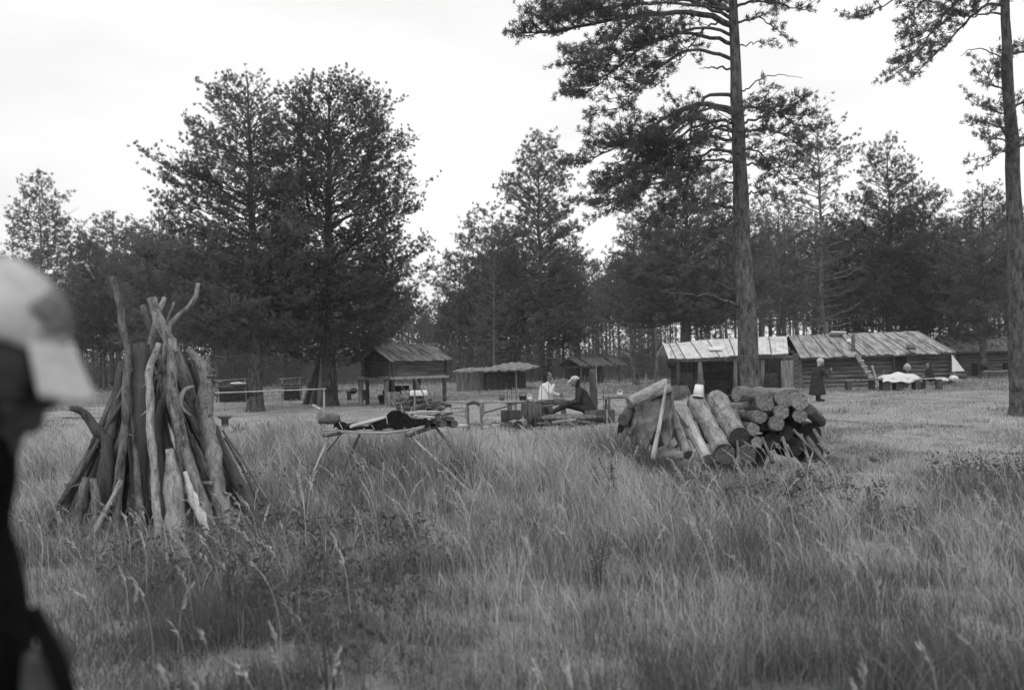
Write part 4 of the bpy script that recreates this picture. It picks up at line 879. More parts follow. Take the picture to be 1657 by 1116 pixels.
log('pole', 'thin peeled pole leaning against the tarpaulin-covered logs', 'pole', PP([wz(300, 880, 12.2), wz(345, 660, 12.4), wz(388, 398, 12.7)]), [.032, .028, .018], 'palewood', 'palewood', None, 62, 8)
log('log', 'dark log end sticking out at the left edge of the tarpaulin', 'log', PP([wz(112, 630, 12.5), wz(185, 525, 13.6)]), [.07, .07], 'darkwood', 'cut_dark', None, 63, 14)
for i, (a, b) in enumerate((((200, 640), (260, 560)), ((300, 620), (330, 560)), ((230, 740), (270, 680)), ((330, 740), (350, 690)), ((390, 700), (400, 650)))):
    wl('log under the tarpaulin, its dark end barely showing', (*a, 12.9), (*b, 13.9), 110, 'darkwood', 'cut_dark', 70+i, group='logs under the tarpaulin')
outline = [(90, 610), (150, 540), (235, 500), (330, 445), (400, 410), (440, 455), (460, 540), (455, 640), (440, 720), (420, 770), (350, 790), (250, 800), (190, 760), (130, 700)]
def cover_fn(u, v):
    # u across, v from the crest down the front to the hem
    top = [(95, 605), (150, 548), (235, 500), (330, 450), (400, 405), (425, 430)]; hem = [(130, 720), (175, 770), (250, 812), (330, 770), (400, 800), (440, 730)]
    def ip(l, t): k = min(int(t*5), 4); f = t*5-k; return (l[k][0]+(l[k+1][0]-l[k][0])*f, l[k][1]+(l[k+1][1]-l[k][1])*f)
    a, b = ip(top, u), ip(hem, u); A = P(*wz(*a, 13.2)); B = P(*wz(*b, 12.35)); Bk = A+Vector((.05, 1.0, -.35))
    if v < .25: q = Bk.lerp(A, v/.25)
    else: f = (v-.25)/.75; q = A.lerp(B, f); q.y -= .16*math.sin(math.pi*f)
    s = abs(math.sin(u*9+v*2.5))*.09-.06+abs(math.sin(u*17-v*6))*.06+.03*math.sin((u+v)*13)
    q.y += s*(.4+v); q.z += .02*math.sin(u*31+v*11)
    return q
tag(sheet('tarpaulin', cover_fn, 70, 44, 'tarp', None, .008), 'creased dark tarpaulin draped over the left end of the woodpile', 'tarpaulin')
bu = MB(3); bu.tube([(0, 0, 0), (0, 0, .165)], [.075, .055], 18, 0, 0); bu.tube([(0, 0, .0), (0, 0, .012)], [.079, .079], 18, 0, 0); bo = bu.build('bucket', M['white'], None, P(*wz(590, 482, 13.35))); bo.rotation_euler = (R(-8), R(8), 0)
tag(bo, 'upturned white bucket on the top end of a leaning log', 'bucket')
m = MB(5); m.tube([(0, 0, -.1), (0, 0, .16), (0, 0, .2)], [.28, .26, .2], 16, 0, 1, .1); tag(m.build('tree_stump', [M['log'], M['cut']], None, GP(1366, 13.6)), 'low broad stump in the grass right of the woodpile', 'stump')
log('plank', 'weathered plank lying in the grass to the right below the woodpile', 'plank', [P(1372, 768, 12.9), P(1485, 774, 12.9)], [.035, .03], 'palewood', 'palewood', None, 90, 5)
log('log', 'short crooked branch lying behind the plank in the grass', 'branch', [P(1408, 742, 14.3), P(1440, 752, 14.4), P(1436, 740, 14.4)], [.03, .03, .02], 'darkwood', 'cut_dark', None, 91, 7)

# ------------------------------------------------------------------ raised storehouse
def wall_logs(m, a, b, z0, z1, dia, overhang=.12, mi=0):
    a, b = Vector(a), Vector(b); d = (b-a).normalized(); n = max(2, round((z1-z0)/dia)); h = (z1-z0)/n
    for k in range(n):
        z = z0+h*(k+.5); m.tube([a-d*overhang+Vector((0, 0, z)), (a+b)/2+Vector((0, 0, z+m.rng.uniform(-.006, .006))), b+d*overhang+Vector((0, 0, z))], [h*.5*m.rng.uniform(.9, 1.06) for _ in range(3)], 10, mi, 1)
Cn = P(633, 607, 36.0); sh = thing('raised_storehouse', 'small log storehouse with a gabled board roof raised on posts', 'storehouse', (Cn.x, Cn.y, 0), math.atan2(.74, .67))
WB, WT, LX, LY = 1.03, 1.62, 2.72, 1.5
for yy in (0, LY): m = MB(20); wall_logs(m, (0, yy, 0), (LX, yy, 0), WB, WT, .088); m.build('wall', [M['wallx'], M['cut_dark']], sh)
RZ = 2.10
for x in (0.0, LX):
    m = MB(21); wall_logs(m, (x, 0, .0), (x, LY, 0), WB-.03, WT-.03, .088)
    for k in range(5):
        z = WT+.05+k*.088; hw = LY*.5*(1-(z-WT)/(RZ-WT)); m.tube([(x, LY/2-hw, z), (x, LY/2+hw, z)], .044, 8, 0, 1)
    m.build('wall', [M['darkwood'], M['cut_dark']], sh)
m = MB(22); m.beam((-.45, 0, WB-.06), (LX+.1, 0, WB-.06), .16, .1, jit=.004); m.beam((-.3, LY, WB-.06), (LX+.1, LY, WB-.06), .16, .1); m.build('floor_beam', M['palewood'], sh)
for (x, y, mt) in ((.08, .02, 'darkwood'), (LX-.05, .02, 'darkwood'), (LX*.5, .25, 'darkwood'), (.08, LY-.05, 'darkwood'), (LX-.05, LY-.05, 'darkwood'), (LX*.42, LY-.1, 'darkwood')):
    log('post', None, None, [Vector((x, y, -.1)), Vector((x+.01, y, WB-.1))], [.085, .07], mt, 'cut_dark', None, int(x*100), 9, .1, sh)
def board_roof(parent, x0, x1, y0, y1, ym, ze, zr, w_, mat, seed, th=.025, over=.0, name='roof', pole=True, skip=0.):
    m = MB(seed); rs = random.Random(seed); x = x0
    while x < x1-w_*.3:
        ww = w_*rs.uniform(.85, 1.15); j = rs.uniform(-.05, .07)
        for (ya, yb, off) in ((y0-j, ym-.02, 0.), (y1+j, ym+.02, .002)):
            if rs.random() < skip: continue
            a = Vector((x+ww/2, ya, ze+rs.uniform(-.012, .012)-j*.3)); b = Vector((x+ww/2+rs.uniform(-.015, .015), yb, zr+rs.uniform(-.01, .015)))
            m.beam(a, b, ww*.93, th*rs.uniform(.8, 1.3), jit=.003)
        x += ww
    if pole: m.tube([(x0-.05, ym, zr+.035), ((x0+x1)/2, ym, zr+.03), (x1+.05, ym, zr+.035)], .035, 8)
    return m.build(name, M[mat], parent)
board_roof(sh, -.4, LX+.06, -.42, LY+.42, LY/2, WT-.03, RZ+.06, .13, 'roofdark', 23)
# things under and beside the storehouse
tb = thing('plank_table', 'rough table of old planks at the left end of the raised storehouse', 'table', GP(600, 35.2), R(8))
m = MB(30); [m.beam((-.75, -.3+.2*k, .96), (.7, -.3+.2*k+m.rng.uniform(-.03, .03), .97+.01*k), .17, .035, jit=.01) for k in range(4)]; m.build('table_top', M['darkwood'], tb)
for x, y, mt in ((-.35, -.2, 'drywood'), (.55, -.2, 'drywood'), (-.35, .3, 'darkwood'), (.55, .3, 'darkwood')): log('leg', None, None, [Vector((x, y, -.05)), Vector((x, y, .94))], .085, mt, 'cut', None, 31, 8, .1, tb)
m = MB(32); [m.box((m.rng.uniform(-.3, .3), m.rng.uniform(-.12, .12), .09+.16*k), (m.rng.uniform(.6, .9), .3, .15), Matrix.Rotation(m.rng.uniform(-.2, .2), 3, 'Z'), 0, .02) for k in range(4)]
tag(m.build('firewood_stack', M['soot_shade'], None, GP(640, 37.4)), 'dark low stack of split wood in the shade under the storehouse', 'firewood')
m = MB(33); m.box((0, 0, .26), (.46, .3, .52), None, 0, .02); tag(m.build('wooden_chest', M['drywood'], None, GP(636, 33.8)), 'grey wooden chest below the storehouse corner, in the grass', 'chest')

# ------------------------------------------------------------------ brushwood stack with the white basin, 28 m away
bs = thing('brushwood_pile', 'tangled pile of cut branches and small logs with a white tub on top', 'brushwood pile', GP(676, 27.5))
m = MB(40)
for k in range(46):
    a = m.rng.uniform(-.55, .75); z = m.rng.uniform(.02, .62)*(1-abs(a)*.35); l = m.rng.uniform(.25, .5); t = m.rng.uniform(-.5, .3); y = m.rng.uniform(-.3, .3)
    m.tube([(a-l*.5, y, z+t*l*.5), (a+l*.5, y+m.rng.uniform(-.2, .2), max(.02, z-t*l*.5))], m.rng.uniform(.025, .055), 7, 0, 1)
m.build('log_heap', [M['darkwood'], M['cut']], bs)
m = MB(41)
for k in range(40):
    a = m.rng.uniform(-.7, .7); z = m.rng.uniform(.1, .6); b = Vector((a, m.rng.uniform(-.35, .1), z)); d = Vector((m.rng.uniform(-1, 1), m.rng.uniform(-.4, .1), m.rng.uniform(-.4, 1))).normalized()*m.rng.uniform(.2, .5); m.tube([b, b+d*.5+Vector((0, 0, .03)), b+d], [.012, .009, .005], 4)
m.build('twigs', M['drywood'], bs)
m = MB(42); m.box((0, 0, .07), (.47, .32, .15), None, 0, .0, .03); tag(m.build('plastic_tub', M['white'], None, P(678, 640, 27.3)), 'white rectangular tub set on the brushwood pile', 'tub')
for i, (a, b, r_, lab) in enumerate((((671, 610), (697, 661), .022, 'thin pole slanting over the brushwood pile and its white tub'), ((671, 632), (671, 668), .03, 'upright stake at the front of the brushwood pile'))):
    log('stake', lab, 'stake', [P(*b, 26.6), P(*a, 26.9)], [r_, r_*.8], 'drywood', 'cut', None, 43+i, 7)

# ------------------------------------------------------------------ rail fence, kiosks and poles at the left
rf_ = thing('rail', 'thin pale horizontal rail on a post in front of the two broad pines', 'rail fence', GP(524, 31.5)); o1 = Vector(rf_.location)
log('rail', None, None, [P(340, 636, 29.5)-o1, P(440, 632, 30.6)-o1, P(528, 629, 31.5)-o1], [.022, .02], 'palewood', 'palewood', None, 1, 7, .05, rf_)
for x, d in ((524, 31.5), (341, 29.5)): log('post', None, None, [GP(x, d)-Vector((0, 0, .1))-o1, P(x, 630 if x > 400 else 636, d)+Vector((0, .03, .05))-o1], .032, 'palewood', 'palewood', None, 2, 7, .05, rf_)
for i, (x, d, w_, lab) in enumerate(((378, 41, 1.25, 'dark hay-covered stand behind the left broad pine, under a sagging pale pole'), (474, 42, .82, 'dark log-topped fireplace between the two broad pines'))):
    k = thing('cooking_stand', lab, 'stand', GP(x, d)); m = MB(50+i); m.box((0, 0, .28), (w_*.8, .55, .5), None, 0, .04)
    m.build('base', M['soot_shade'], k); m = MB(52+i)
    for q in range(7): m.tube([(-w_*.5+m.rng.uniform(-.05, .05), -.3+.1*q, .62+m.rng.uniform(0, .05)), (w_*.5, -.3+.1*q, .62+m.rng.uniform(0, .05))], .05, 7, 0, 0, .1)
    m.build('top', M['darkwood'], k); m = MB(54+i)
    for s_ in (-1, 1): m.tube([(s_*w_*.48, -.32, 0), (s_*w_*.45, -.3, .95)], .025, 6)
    m.tube([(-w_*.7, -.3, .9), (0, -.3, .93), (w_*.6, -.3, .98)], .025, 6); m.build('frame', M['drywood'], k)
m = MB(56); m.ball((0, 0, 0), (.35, .2, .05), 2, 0, .15); tag(m.build('folded_cloth', M['cloth_white'], None, P(385, 620, 40.7)), 'pale folded cloth on the hay-covered stand', 'cloth')
pl = [((503, 630), (519, 548)), ((509, 632), (520, 556)), ((515, 632), (523, 565)), ((498, 630), (515, 575)), ((520, 634), (527, 560)), ((494, 632), (512, 590)), ((524, 634), (525, 580))]
pl_lab = ['tallest pole of the bundle leaning against the forked pine', 'second tallest pole of the bundle leaning on the forked pine', 'middle pale pole of the bundle leaning on the forked pine', 'left dark pole of the bundle leaning on the forked pine', 'pole of the bundle nearest the trunk of the forked pine', 'shortest outermost pole of the bundle at the forked pine', 'short pole half behind the trunk of the forked pine']
for i, (a, b) in enumerate(pl):
    g = GP(a[0], 37.6); log('pole', pl_lab[i], 'pole', [Vector((g.x, 37.8-.1*i, -.05)), P((a[0]+b[0])/2+1, (a[1]+b[1])/2, 37.3), P(*b, 36.7)], [.085, .05], 'drywood' if i % 2 else 'palewood', 'cut', 'poles leaning on the forked pine', 120+i, 8)
bn = thing('bench', 'low plank bench with odds and ends right of the forked pine', 'bench', GP(565, 41)); m = MB(60); m.box((0, 0, .42), (1.5, .35, .05), None, 0, .01); m.build('seat', M['drywood'], bn)
for x in (-.6, 0, .65): m = MB(61); m.box((x, 0, .2), (.12, .3, .4), None, 0, .01); m.build('leg', M['darkwood'], bn)
m = MB(62); m.ball((0, 0, .1), (.16, .14, .13), 2, 0, .12); tag(m.build('cooking_pot', M['soot_shade'], None, P(572, 632, 41)-Vector((0, 0, .1))), 'dark round pot on the low bench right of the forked pine', 'pot')
m = MB(63); [m.tube([(-.35, 0, .05+.03*k), (.35, .1*k-.1, .1-.02*k)], .035, 6) for k in range(4)]; tag(m.build('kindling', M['palewood'], None, P(553, 634, 40.9)-Vector((0, 0, .05))), 'pale sticks of kindling at the left end of the low bench', 'kindling')
log('branch', 'thin curved branch standing beside the forked pine above the bench', 'branch', PP([(541, 637, 40), (546, 622, 40), (555, 628, 40)]), [.02, .015], 'palewood', 'palewood', None, 64, 6)
m = MB(65); m.tube([(0, 0, -.05), (0, 0, .22), (0, 0, .3)], [.09, .08, .2], 10, 0, 0, .1); tag(m.build('tree_stump', M['darkwood'], None, GP(363, 24.5)), 'small dark mushroom-shaped stump in front of the left broad pine', 'stump')
for i, (x, d) in enumerate(((388, 22.5), (430, 22.8), (344, 21.5))):
    m = MB(66+i); m.ball((0, 0, .03), (.2, .14, .09), 3, 0, .3); [m.tube([(m.rng.uniform(-.15, .15), 0, 0), (m.rng.uniform(-.25, .25), m.rng.uniform(-.1, .1), m.rng.uniform(.15, .3))], [.008, .003], 3) for _ in range(40)]
    tag(m.build('grass_clod', M['darkwood'], None, GP(x, d)), ['dark tuft of earth in the grass left of the grey stump', 'small dark clod beyond the tall grass below the rail', 'dark clod right beside the leaning-pole stack'][i], 'clod')

# ------------------------------------------------------------------ turf-roofed hut and open shed, further back
hu = thing('turf_hut', 'low hut with a domed turf roof and a dark plank wall, at centre', 'hut', GP(795, 52)); o2 = Vector(hu.location)
def hp(x, y, d): return P(x, y, d)-o2
m = MB(70)
def plank_wall(m, a, b, z0, z1, w_):
    a, b = Vector(a), Vector(b); n = max(2, int((b-a).length/w_)); d = (b-a)/n
    for k in range(n): c = a+d*(k+.5); m.box((c.x, c.y, (z0+z1)/2+m.rng.uniform(-.02, .02)), (d.length*.9, .05, z1-z0), Matrix.Rotation(math.atan2(d.y, d.x), 3, 'Z'), 0, .01)
a, b, c = hp(787, 600, 50), hp(831, 600, 51.5), hp(850, 600, 55)
zt = 1.05; plank_wall(m, (a.x, a.y, 0), (b.x, b.y, 0), 0, zt, .16); m.build('front_wall', M['walldark'], hu)
m = MB(71); plank_wall(m, (b.x, b.y, 0), (c.x, c.y, 0), 0, zt, .2); m.build('side_wall', M['darkwood'], hu)
m = MB(72); e = hp(737, 600, 49); plank_wall(m, (e.x, e.y+.6, 0), (a.x, a.y+.6, 0), 0, .95, .12); m.build('brush_wall', M['drywood'], hu)
V = []; Q = []; nu, nv = 26, 14
for j in range(nv):
    for i in range(nu):
        u, v = i/(nu-1), j/(nv-1); p0 = hp(772+78*u, 600, 49.4+1.6*u); x = p0.x+v*.9; y = p0.y+v*4.2
        z = zt-.02+.36*math.sin(math.pi*min(1, v*.5+.0))**.8*math.sin(math.pi*(.12+.8*u))+.03*math.sin(u*31+v*17)+.02*math.sin(u*61); V.append((x, y, z))
for j in range(nv-1):
    for i in range(nu-1): Q.append((j*nu+i, j*nu+i+1, (j+1)*nu+i+1, (j+1)*nu+i))
rfo = ob('roof', mesh_np('roof', V, Q, mats=[M['rooffelt']], smooth=True), hu); s_ = rfo.modifiers.new('s', 'SOLIDIFY'); s_.thickness = .09; s_.offset = -1
m = MB(73)
for k in range(15): x = e.x-.1+k*.125; m.tube([(x, e.y+.2+m.rng.uniform(-.2, .1), .99+m.rng.uniform(-.03, .04)), (x+m.rng.uniform(.2, .7), e.y+2.4, 1.16)], .028, 6)
m.tube([(e.x, e.y+.3, 1.05), (a.x+.4, a.y+.5, 1.12)], .04, 6); m.build('brush_roof', M['palewood'], hu)
log('door_post', None, None, [Vector((b.x+.12, b.y-.2, 0)), Vector((b.x+.12, b.y-.2, 1.05))], .05, 'palewood', 'cut', None, 3, 7, .05, hu)
m = MB(74); m.box((0, 0, 0), (.7, .5, .05), Matrix.Rotation(.12, 3, 'Y'), 0, .01); o = m.build('awning', M['palewood'], hu); o.location = (b.x+.45, b.y-.1, 1.1)

sd_ = thing('open_shed', 'small open shed with a ragged board roof on posts, right of the central pines', 'shed', GP(958, 62), R(32)); WX = 1.45
m = MB(80); z0 = 1.05
for (x, y) in ((-WX, -.9), (0, -.9), (WX, -.9), (-WX, .9), (WX, .9), (-.7, -.9)): log('post', None, None, [Vector((x, y, -.05)), Vector((x, y, z0))], .06, 'darkwood', 'cut_dark', None, 4, 7, .08, sd_)
plank_wall(m, (-WX, .9, 0), (WX, .9, 0), 0, .95, .18); m.build('wall', M['darkwood'], sd_); m = MB(80); wall_logs(m, (-WX, -.85, 0), (.1, -.85, 0), .12, .42, .1); m.build('wall', [M['darkwood'], M['cut_dark']], sd_)
board_roof(sd_, -WX-.3, WX+.55, -1.25, 1.2, .0, z0+.02, z0+.5, .22, 'darkwood', 82, skip=.1)
m = MB(83); [m.tube([(-WX-.2, -.9+.5*k, z0+.14+.13*k), (WX+.5, -.9+.5*k, z0+.16+.13*k)], .035, 6) for k in range(3)]; m.build('roof_pole', M['drywood'], sd_)
m = MB(84)
for k in range(22): x = m.rng.uniform(-.7, .7); m.tube([(x, m.rng.uniform(-.2, .2), .02), (x+m.rng.uniform(-.3, .3), 0, m.rng.uniform(.15, .38))], .02, 5)
tag(m.build('brushwood_pile', M['palewood'], None, GP(907, 61)), 'pale heap of twigs on the ground left of the open shed', 'brushwood')

# ------------------------------------------------------------------ hide frame, crate, post and the fireside things at centre
hf = thing('drying_frame', 'pale pole laid on two forked posts at the centre of the camp', 'frame', GP(770, 22.6)); o3 = Vector(hf.location)
log('rail', None, None, [P(736, 651, 23.2)-o3, P(800, 650.5, 23)-o3, P(862, 649, 22.8)-o3], [.02, .026], 'palewood', 'palewood', None, 5, 7, .08, hf)
for x, d in ((757, 22.6), (779, 22.3)): log('post', None, None, [GP(x, d)-o3-Vector((0, 0, .05)), P(x-1, 652, d)-o3], [.035, .03], 'drywood', 'cut', None, 6, 8, .1, hf)
log('brace', None, None, [P(756, 654, 22.5)-o3, P(768, 650, 22.4)-o3, P(779, 656, 22.3)-o3], [.035, .05, .03], 'darkwood', 'cut', None, 7, 7, .1, hf)
m = MB(90); m.box((0, 0, .19), (.46, .4, .40), None, 0, .01, .01); m.box((0, -.21, .19), (.47, .02, .03), None, 0); tag(m.build('wooden_crate', M['darkwood'], None, GP(826, 23.6), ), 'dark wooden crate under the pale rail, left of the hanging hide', 'crate')
def hide_fn(u, v):
    top = P(846+24*u, 650-3*math.sin(u*5), 22.6); bot = P(846+27*u, [672, 678, 690, 694, 686, 676][min(5, int(u*5.99))], 22.45)
    q = top.lerp(bot, v); q.y += .05*math.sin(u*21+v*3)+.03*math.sin(v*9); return q
tag(sheet('hanging_hide', hide_fn, 40, 20, 'drywood', None, .012), 'ragged hide hanging from the right end of the pale rail', 'hide')
m = MB(91)
for k in range(9):
    u = k/8; p = P(845+28*u, 652, 22.5)-P(860, 652, 22.5); m.tube([p, p+Vector((m.rng.uniform(-.02, .02), 0, -.25)), p+Vector((m.rng.uniform(-.05, .05), -.03, -m.rng.uniform(.35, .62)))], [.025, .03, .012], 6)
tag(m.build('hanging_bark', M['darkwood'], None, P(860, 652, 22.4)), 'dark strips of bark hung over the hide on the rail', 'bark')
ps = []
log('gate_post', 'stout upright wooden post behind the seated man in the pale cap', 'post', [GP(960, 26.2)-Vector((0, 0, .1)), P(960, 597, 26.2)], [.11, .10], 'darkwood', 'cut', None, 92, 12)
m = MB(93); m.box((0, 0, .02), (.02, .02, .7), None, 0); tag(m.build('lath', M['palewood'], None, P(965, 608, 26.0)), 'narrow pale lath fixed to the top of the stout post', 'lath')
m = MB(94); m.box((-.18, 0, .15), (.30, .4, .34), None, 0, .01, .01); m.box((.19, 0, .16), (.42, .4, .32), None, 1, .01, .01); m.box((.2, -.215, .16), (.035, .03, .33), None, 2)
tag(m.build('wooden_box', [M['drywood'], M['darkwood'], M['palewood']], None, GP(967, 24.2)), 'long dark wooden box at the foot of the stout post', 'box')
# firewood beside the woman
for k in range(5):
    log('plank', ['lowest plank of the stack before the woman in white', 'second plank from the bottom before the woman in white', 'middle plank of the stack before the woman in white', 'fourth plank of the stack before the woman in white', 'top plank of the stack before the woman in white'][k], 'plank', [P(858+k*1.2, 668-k*4.6, 24.4), P(892+k*1.1, 664-k*4.6, 24.9)], [.035, .035], 'palewood' if k % 2 == 0 else 'drywood', 'cut', 'planks stacked before the woman in white', 140+k, 6)
log('pole', 'long dark pole slanting up to the right behind the woman in white', 'pole', [P(783, 668, 26), P(852, 648, 25)], .02, 'darkwood', 'cut', None, 150, 6) if False else None
sticks = [((821, 655), (821, 628), 'leftmost thin stick stuck upright behind the crate'), ((828, 655), (828, 627), 'second thin stick stuck upright behind the crate'), ((836, 652), (834, 612), 'tallest thin stick upright behind the crate'), ((877, 655), (876, 622), 'thin dark stick upright before the woman in white'), ((888, 655), (888, 622), 'thin dark stick right of the other before the woman in white'), ((944, 672), (946, 606), 'tall thin pole standing in front of the seated man in the cap'), ((977, 660), (976, 628), 'thin stick standing right of the stout post')]
for i, (a, b, lab) in enumerate(sticks): g = GP(a[0], 24.2); log('stick', lab, 'stick', [Vector((g.x, 24.2, -.03)), P(*b, 24.2)], .008, 'darkwood', 'cut', None, 160+i, 5)
m = MB(95); m.tube([(-.28, 0, .1), (.28, .1, .1)], .1, 12, 0, 1); m.tube([(.28, .3, .1), (.7, .2, .11)], .09, 12, 0, 1); tag(m.build('firewood_log', [M['loglight'], M['cut_dark']], None, GP(830, 20.8)), 'pair of short pale round logs on the ground below the crate', 'logs') if False else None
log('log', 'short pale round log on the ground below the crate, left one', 'log', [GP(824, 21.6)+Vector((0, 0, .16)), GP(832, 22.2)+Vector((0, 0, .16))], .085, 'loglight', 'cut_dark', None, 96, 12)
log('log', 'short pale log with a dark hollow end, left of the hanging hide', 'log', [GP(838, 21.5)+Vector((0, 0, .16)), GP(846, 22.3)+Vector((0, 0, .16))], .1, 'loglight', 'soot_shade', None, 97, 12)
log('plank', 'pale plank lying flat on the ground beyond the rack at centre', 'plank', [GP(776, 22.5)+Vector((0, 0, .05)), GP(812, 23)+Vector((0, 0, .07))], .03, 'whitewood', 'palewood', None, 98, 5)
log('plank', 'long pale plank lying on the ground right of the rack', 'plank', [GP(715, 22)+Vector((0, 0, .1)), GP(756, 22.6)+Vector((0, 0, .1))], .045, 'whitewood', 'palewood', None, 99, 5)
wf = thing('wire_frame', 'thin wire frame standing between the rack and the drying frame', 'frame', GP(741, 23)); m = MB(100)
for a, b in (((730, 660), (753, 660)), ((730, 660), (730, 676)), ((753, 660), (753, 676)), ((730, 670), (753, 673))): m.tube([P(*a, 23)-Vector(wf.location), P(*b, 23)-Vector(wf.location)], .009, 5)
m.build('wire', M['metal'], wf)
log('rail', 'thin pale rail running right from the stout post', 'rail', [P(968, 646, 26.5), P(1030, 639, 27.5)], .016, 'palewood', 'palewood', None, 101, 6)
rug = MB(102); rug.ball((0, 0, .07), (.75, .35, .09), 3, 0, .08); tag(rug.build('straw_mat', M['drywood'], None, GP(918, 23.4)+Vector((0, 0, .12))), 'rumpled straw bedding under the legs of the seated man', 'bedding')
m = MB(103)
for k in range(5): m.tube([(-.5+.0*k, -.2+.1*k, .12), (.95, -.2+.1*k, .14)], .07, 9, 0, 1)
tag(m.build('log_bench', [M['darkwood'], M['cut_dark']], None, GP(915, 24.0)+Vector((0, 0, .0))), 'low bench of dark logs on which the man in the cap sits', 'bench')

# ------------------------------------------------------------------ pale-roofed open shelter
S0 = 38.5; shl = thing('open_shelter', 'open kitchen shelter with a bleached board roof on posts', 'shelter', GP(1175, S0)); o4 = Vector(shl.location)
def sp_(x, y, d): return P(x, y, d)-o4
eave = [(1082, 579), (1120, 579.5), (1160, 577), (1200, 573.5), (1240, 572.5), (1276, 571)]; ridge = [(1073, 556), (1105, 554), (1140, 549.5), (1200, 547), (1240, 544.5), (1273, 544)]
m = MB(110); NB = 26
def ipl(l, t): k = min(int(t*5), 4); f = t*5-k; return l[k][0]+(l[k+1][0]-l[k][0])*f, l[k][1]+(l[k+1][1]-l[k][1])*f
for k in range(NB):
    t0_, t1_ = k/NB, (k+.97)/NB; e0, e1, r0_, r1_ = ipl(eave, t0_), ipl(eave, t1_), ipl(ridge, t0_), ipl(ridge, t1_); dz = m.rng.uniform(-.6, .8)
    A = [sp_(e0[0], e0[1]+dz, S0-1.2), sp_(e1[0], e1[1]+dz, S0-1.2), sp_(r1_[0], r1_[1], S0+.7), sp_(r0_[0], r0_[1], S0+.7)]; m.poly(A, .03)
for k in range(NB):
    t0_, t1_ = k/NB, (k+.97)/NB; r0_, r1_ = ipl(ridge, t0_), ipl(ridge, t1_); A, B = sp_(*r0_, S0+.72), sp_(*r1_, S0+.72)
    m.poly([A, B, B+Vector((0, 1.9, -.45)), A+Vector((0, 1.9, -.45))], .03)
m.build('roof', M['roofwhite'], shl)
for i, x in enumerate((1094, 1109, 1136, 1164, 1188, 1246)):
    e = ipl(eave, min(1, max(0, (x-1082)/194))); r_ = ipl(ridge, min(1, max(0, (x-8-1075)/198))); log('roof_batten', None, None, [sp_(e[0], e[1]-.6, S0-1.22), sp_(r_[0], r_[1]-1.2, S0+.7)], .018, 'drywood', 'cut', None, 111, 6, .05, shl)
m = MB(112); m.tube([sp_(1090, 583, S0-1.1), sp_(1130, 583.5, S0-1.1), sp_(1185, 578.5, S0-1.1)], .03, 7); m.tube([sp_(1100, 584, S0-.9), sp_(1275, 574.5, S0-.9)], .05, 7); m.build('eave_pole', M['drywood'], shl)
for (x, d, r_) in ((1132, S0-1.0, .10), (1190, S0-1.0, .09), (1234, S0-1.0, .09), (1098, S0+1.2, .08), (1200, S0+1.8, .08), (1268, S0+1.8, .08)):
    log('post', None, None, [GP(x+(3 if x == 1132 else 0), d)-o4-Vector((0, 0, .1)), sp_(x, 583 if d < S0 else 578, d)], [r_*1.5 if x == 1132 else r_, r_*.8], 'drywood', 'cut', None, int(x), 10, .08, shl)
m = MB(113); q = sp_(1275, 625, S0-.9); m.box((q.x-.03, q.y, .68), (.44, .1, 1.36), None, 0, .01); m.build('wide_post', M['drywood'], shl)
m = MB(114); a, b = sp_(1085, 600, S0+2.2), sp_(1282, 600, S0+2.2); plank_wall(m, (a.x, a.y, 0), (b.x, b.y, 0), 0, 1.35, .17); m.build('back_wall', M['walldark'], shl)
m = MB(115); m.box((0, 0, 0), (.5, .36, .05), Matrix.Rotation(.25, 3, 'X'), 0, .0); o = m.build('white_board', M['white'], None, P(1157, 566, S0-.55)+Vector((0, 0, .05))); tag(o, 'small white board lying on the pale shelter roof', 'board')
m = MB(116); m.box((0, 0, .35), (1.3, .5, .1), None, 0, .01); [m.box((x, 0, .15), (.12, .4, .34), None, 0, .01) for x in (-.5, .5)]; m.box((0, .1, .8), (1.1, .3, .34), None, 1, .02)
tag(m.build('cooking_stove', [M['soot_shade'], M['soot_shade']], None, GP(1160, S0)), 'dark cooking bench in the shade under the pale shelter roof', 'stove')
m = MB(117); m.tube([(0, 0, 0), (0, 0, .03), (0, 0, .06)], [.07, .09, .085], 12); m.tube([(0, 0, .06), (0, 0, .08)], [.08, .02], 12); tag(m.build('enamel_pan', M['white'], None, P(1157, 637, 24.5)), 'white enamel pan standing behind the leaning logs', 'pan')
m = MB(118); m.box((0, 0, 0), (1.5, .5, .05), None, 0, .01); m.box((0, 0, -.1), (1.4, .4, .1), None, 0); [m.box((x, 0, -.38), (.08, .3, .5), None, 0) for x in (-.6, .6)]; tag(m.build('table', M['soot_shade'], None, P(1165, 641, 24.4)), 'dark low table behind the leaning logs with the enamel pan on it', 'table')
for i, (x, y, d, s, lab) in enumerate(((1060, 624, 16.5, (.13, .12, .09), 'pale lump of stone above the left end of the tarpaulin'), (1085, 628, 16.5, (.11, .1, .12), 'pale stone right of the thin pole above the tarpaulin'), (1075, 650, 14.4, (.3, .14, .16), 'pale block behind the leaning logs'))):
    pass
lab_ = ['crumpled bark heap under the left end of the pale shelter roof', 'sooty barrel-like drum under the left of the pale shelter roof', 'grey sack slumped at the left end of the shelter', 'dark sack between the trunk and the wide pale post']
for i, (x, d, r_, h_, mt) in enumerate(((1100, 36.6, .42, .5, 'darkwood'), (1112, 37.6, .34, .95, 'soot_shade'), (1086, 35, .4, .34, 'coat_mid'), (1248, 37, .3, .9, 'soot_shade'))):
    m = MB(119+i); m.tube([(0, 0, 0), (0, 0, h_*.5), (0, 0, h_)], [r_, r_*.95, r_*.7], 14, 0, 0, .09); tag(m.build(['bark_heap', 'metal_drum', 'sack', 'sack'][i], M[mt], None, GP(x, d)), lab_[i], ['heap', 'drum', 'sack', 'sack'][i])
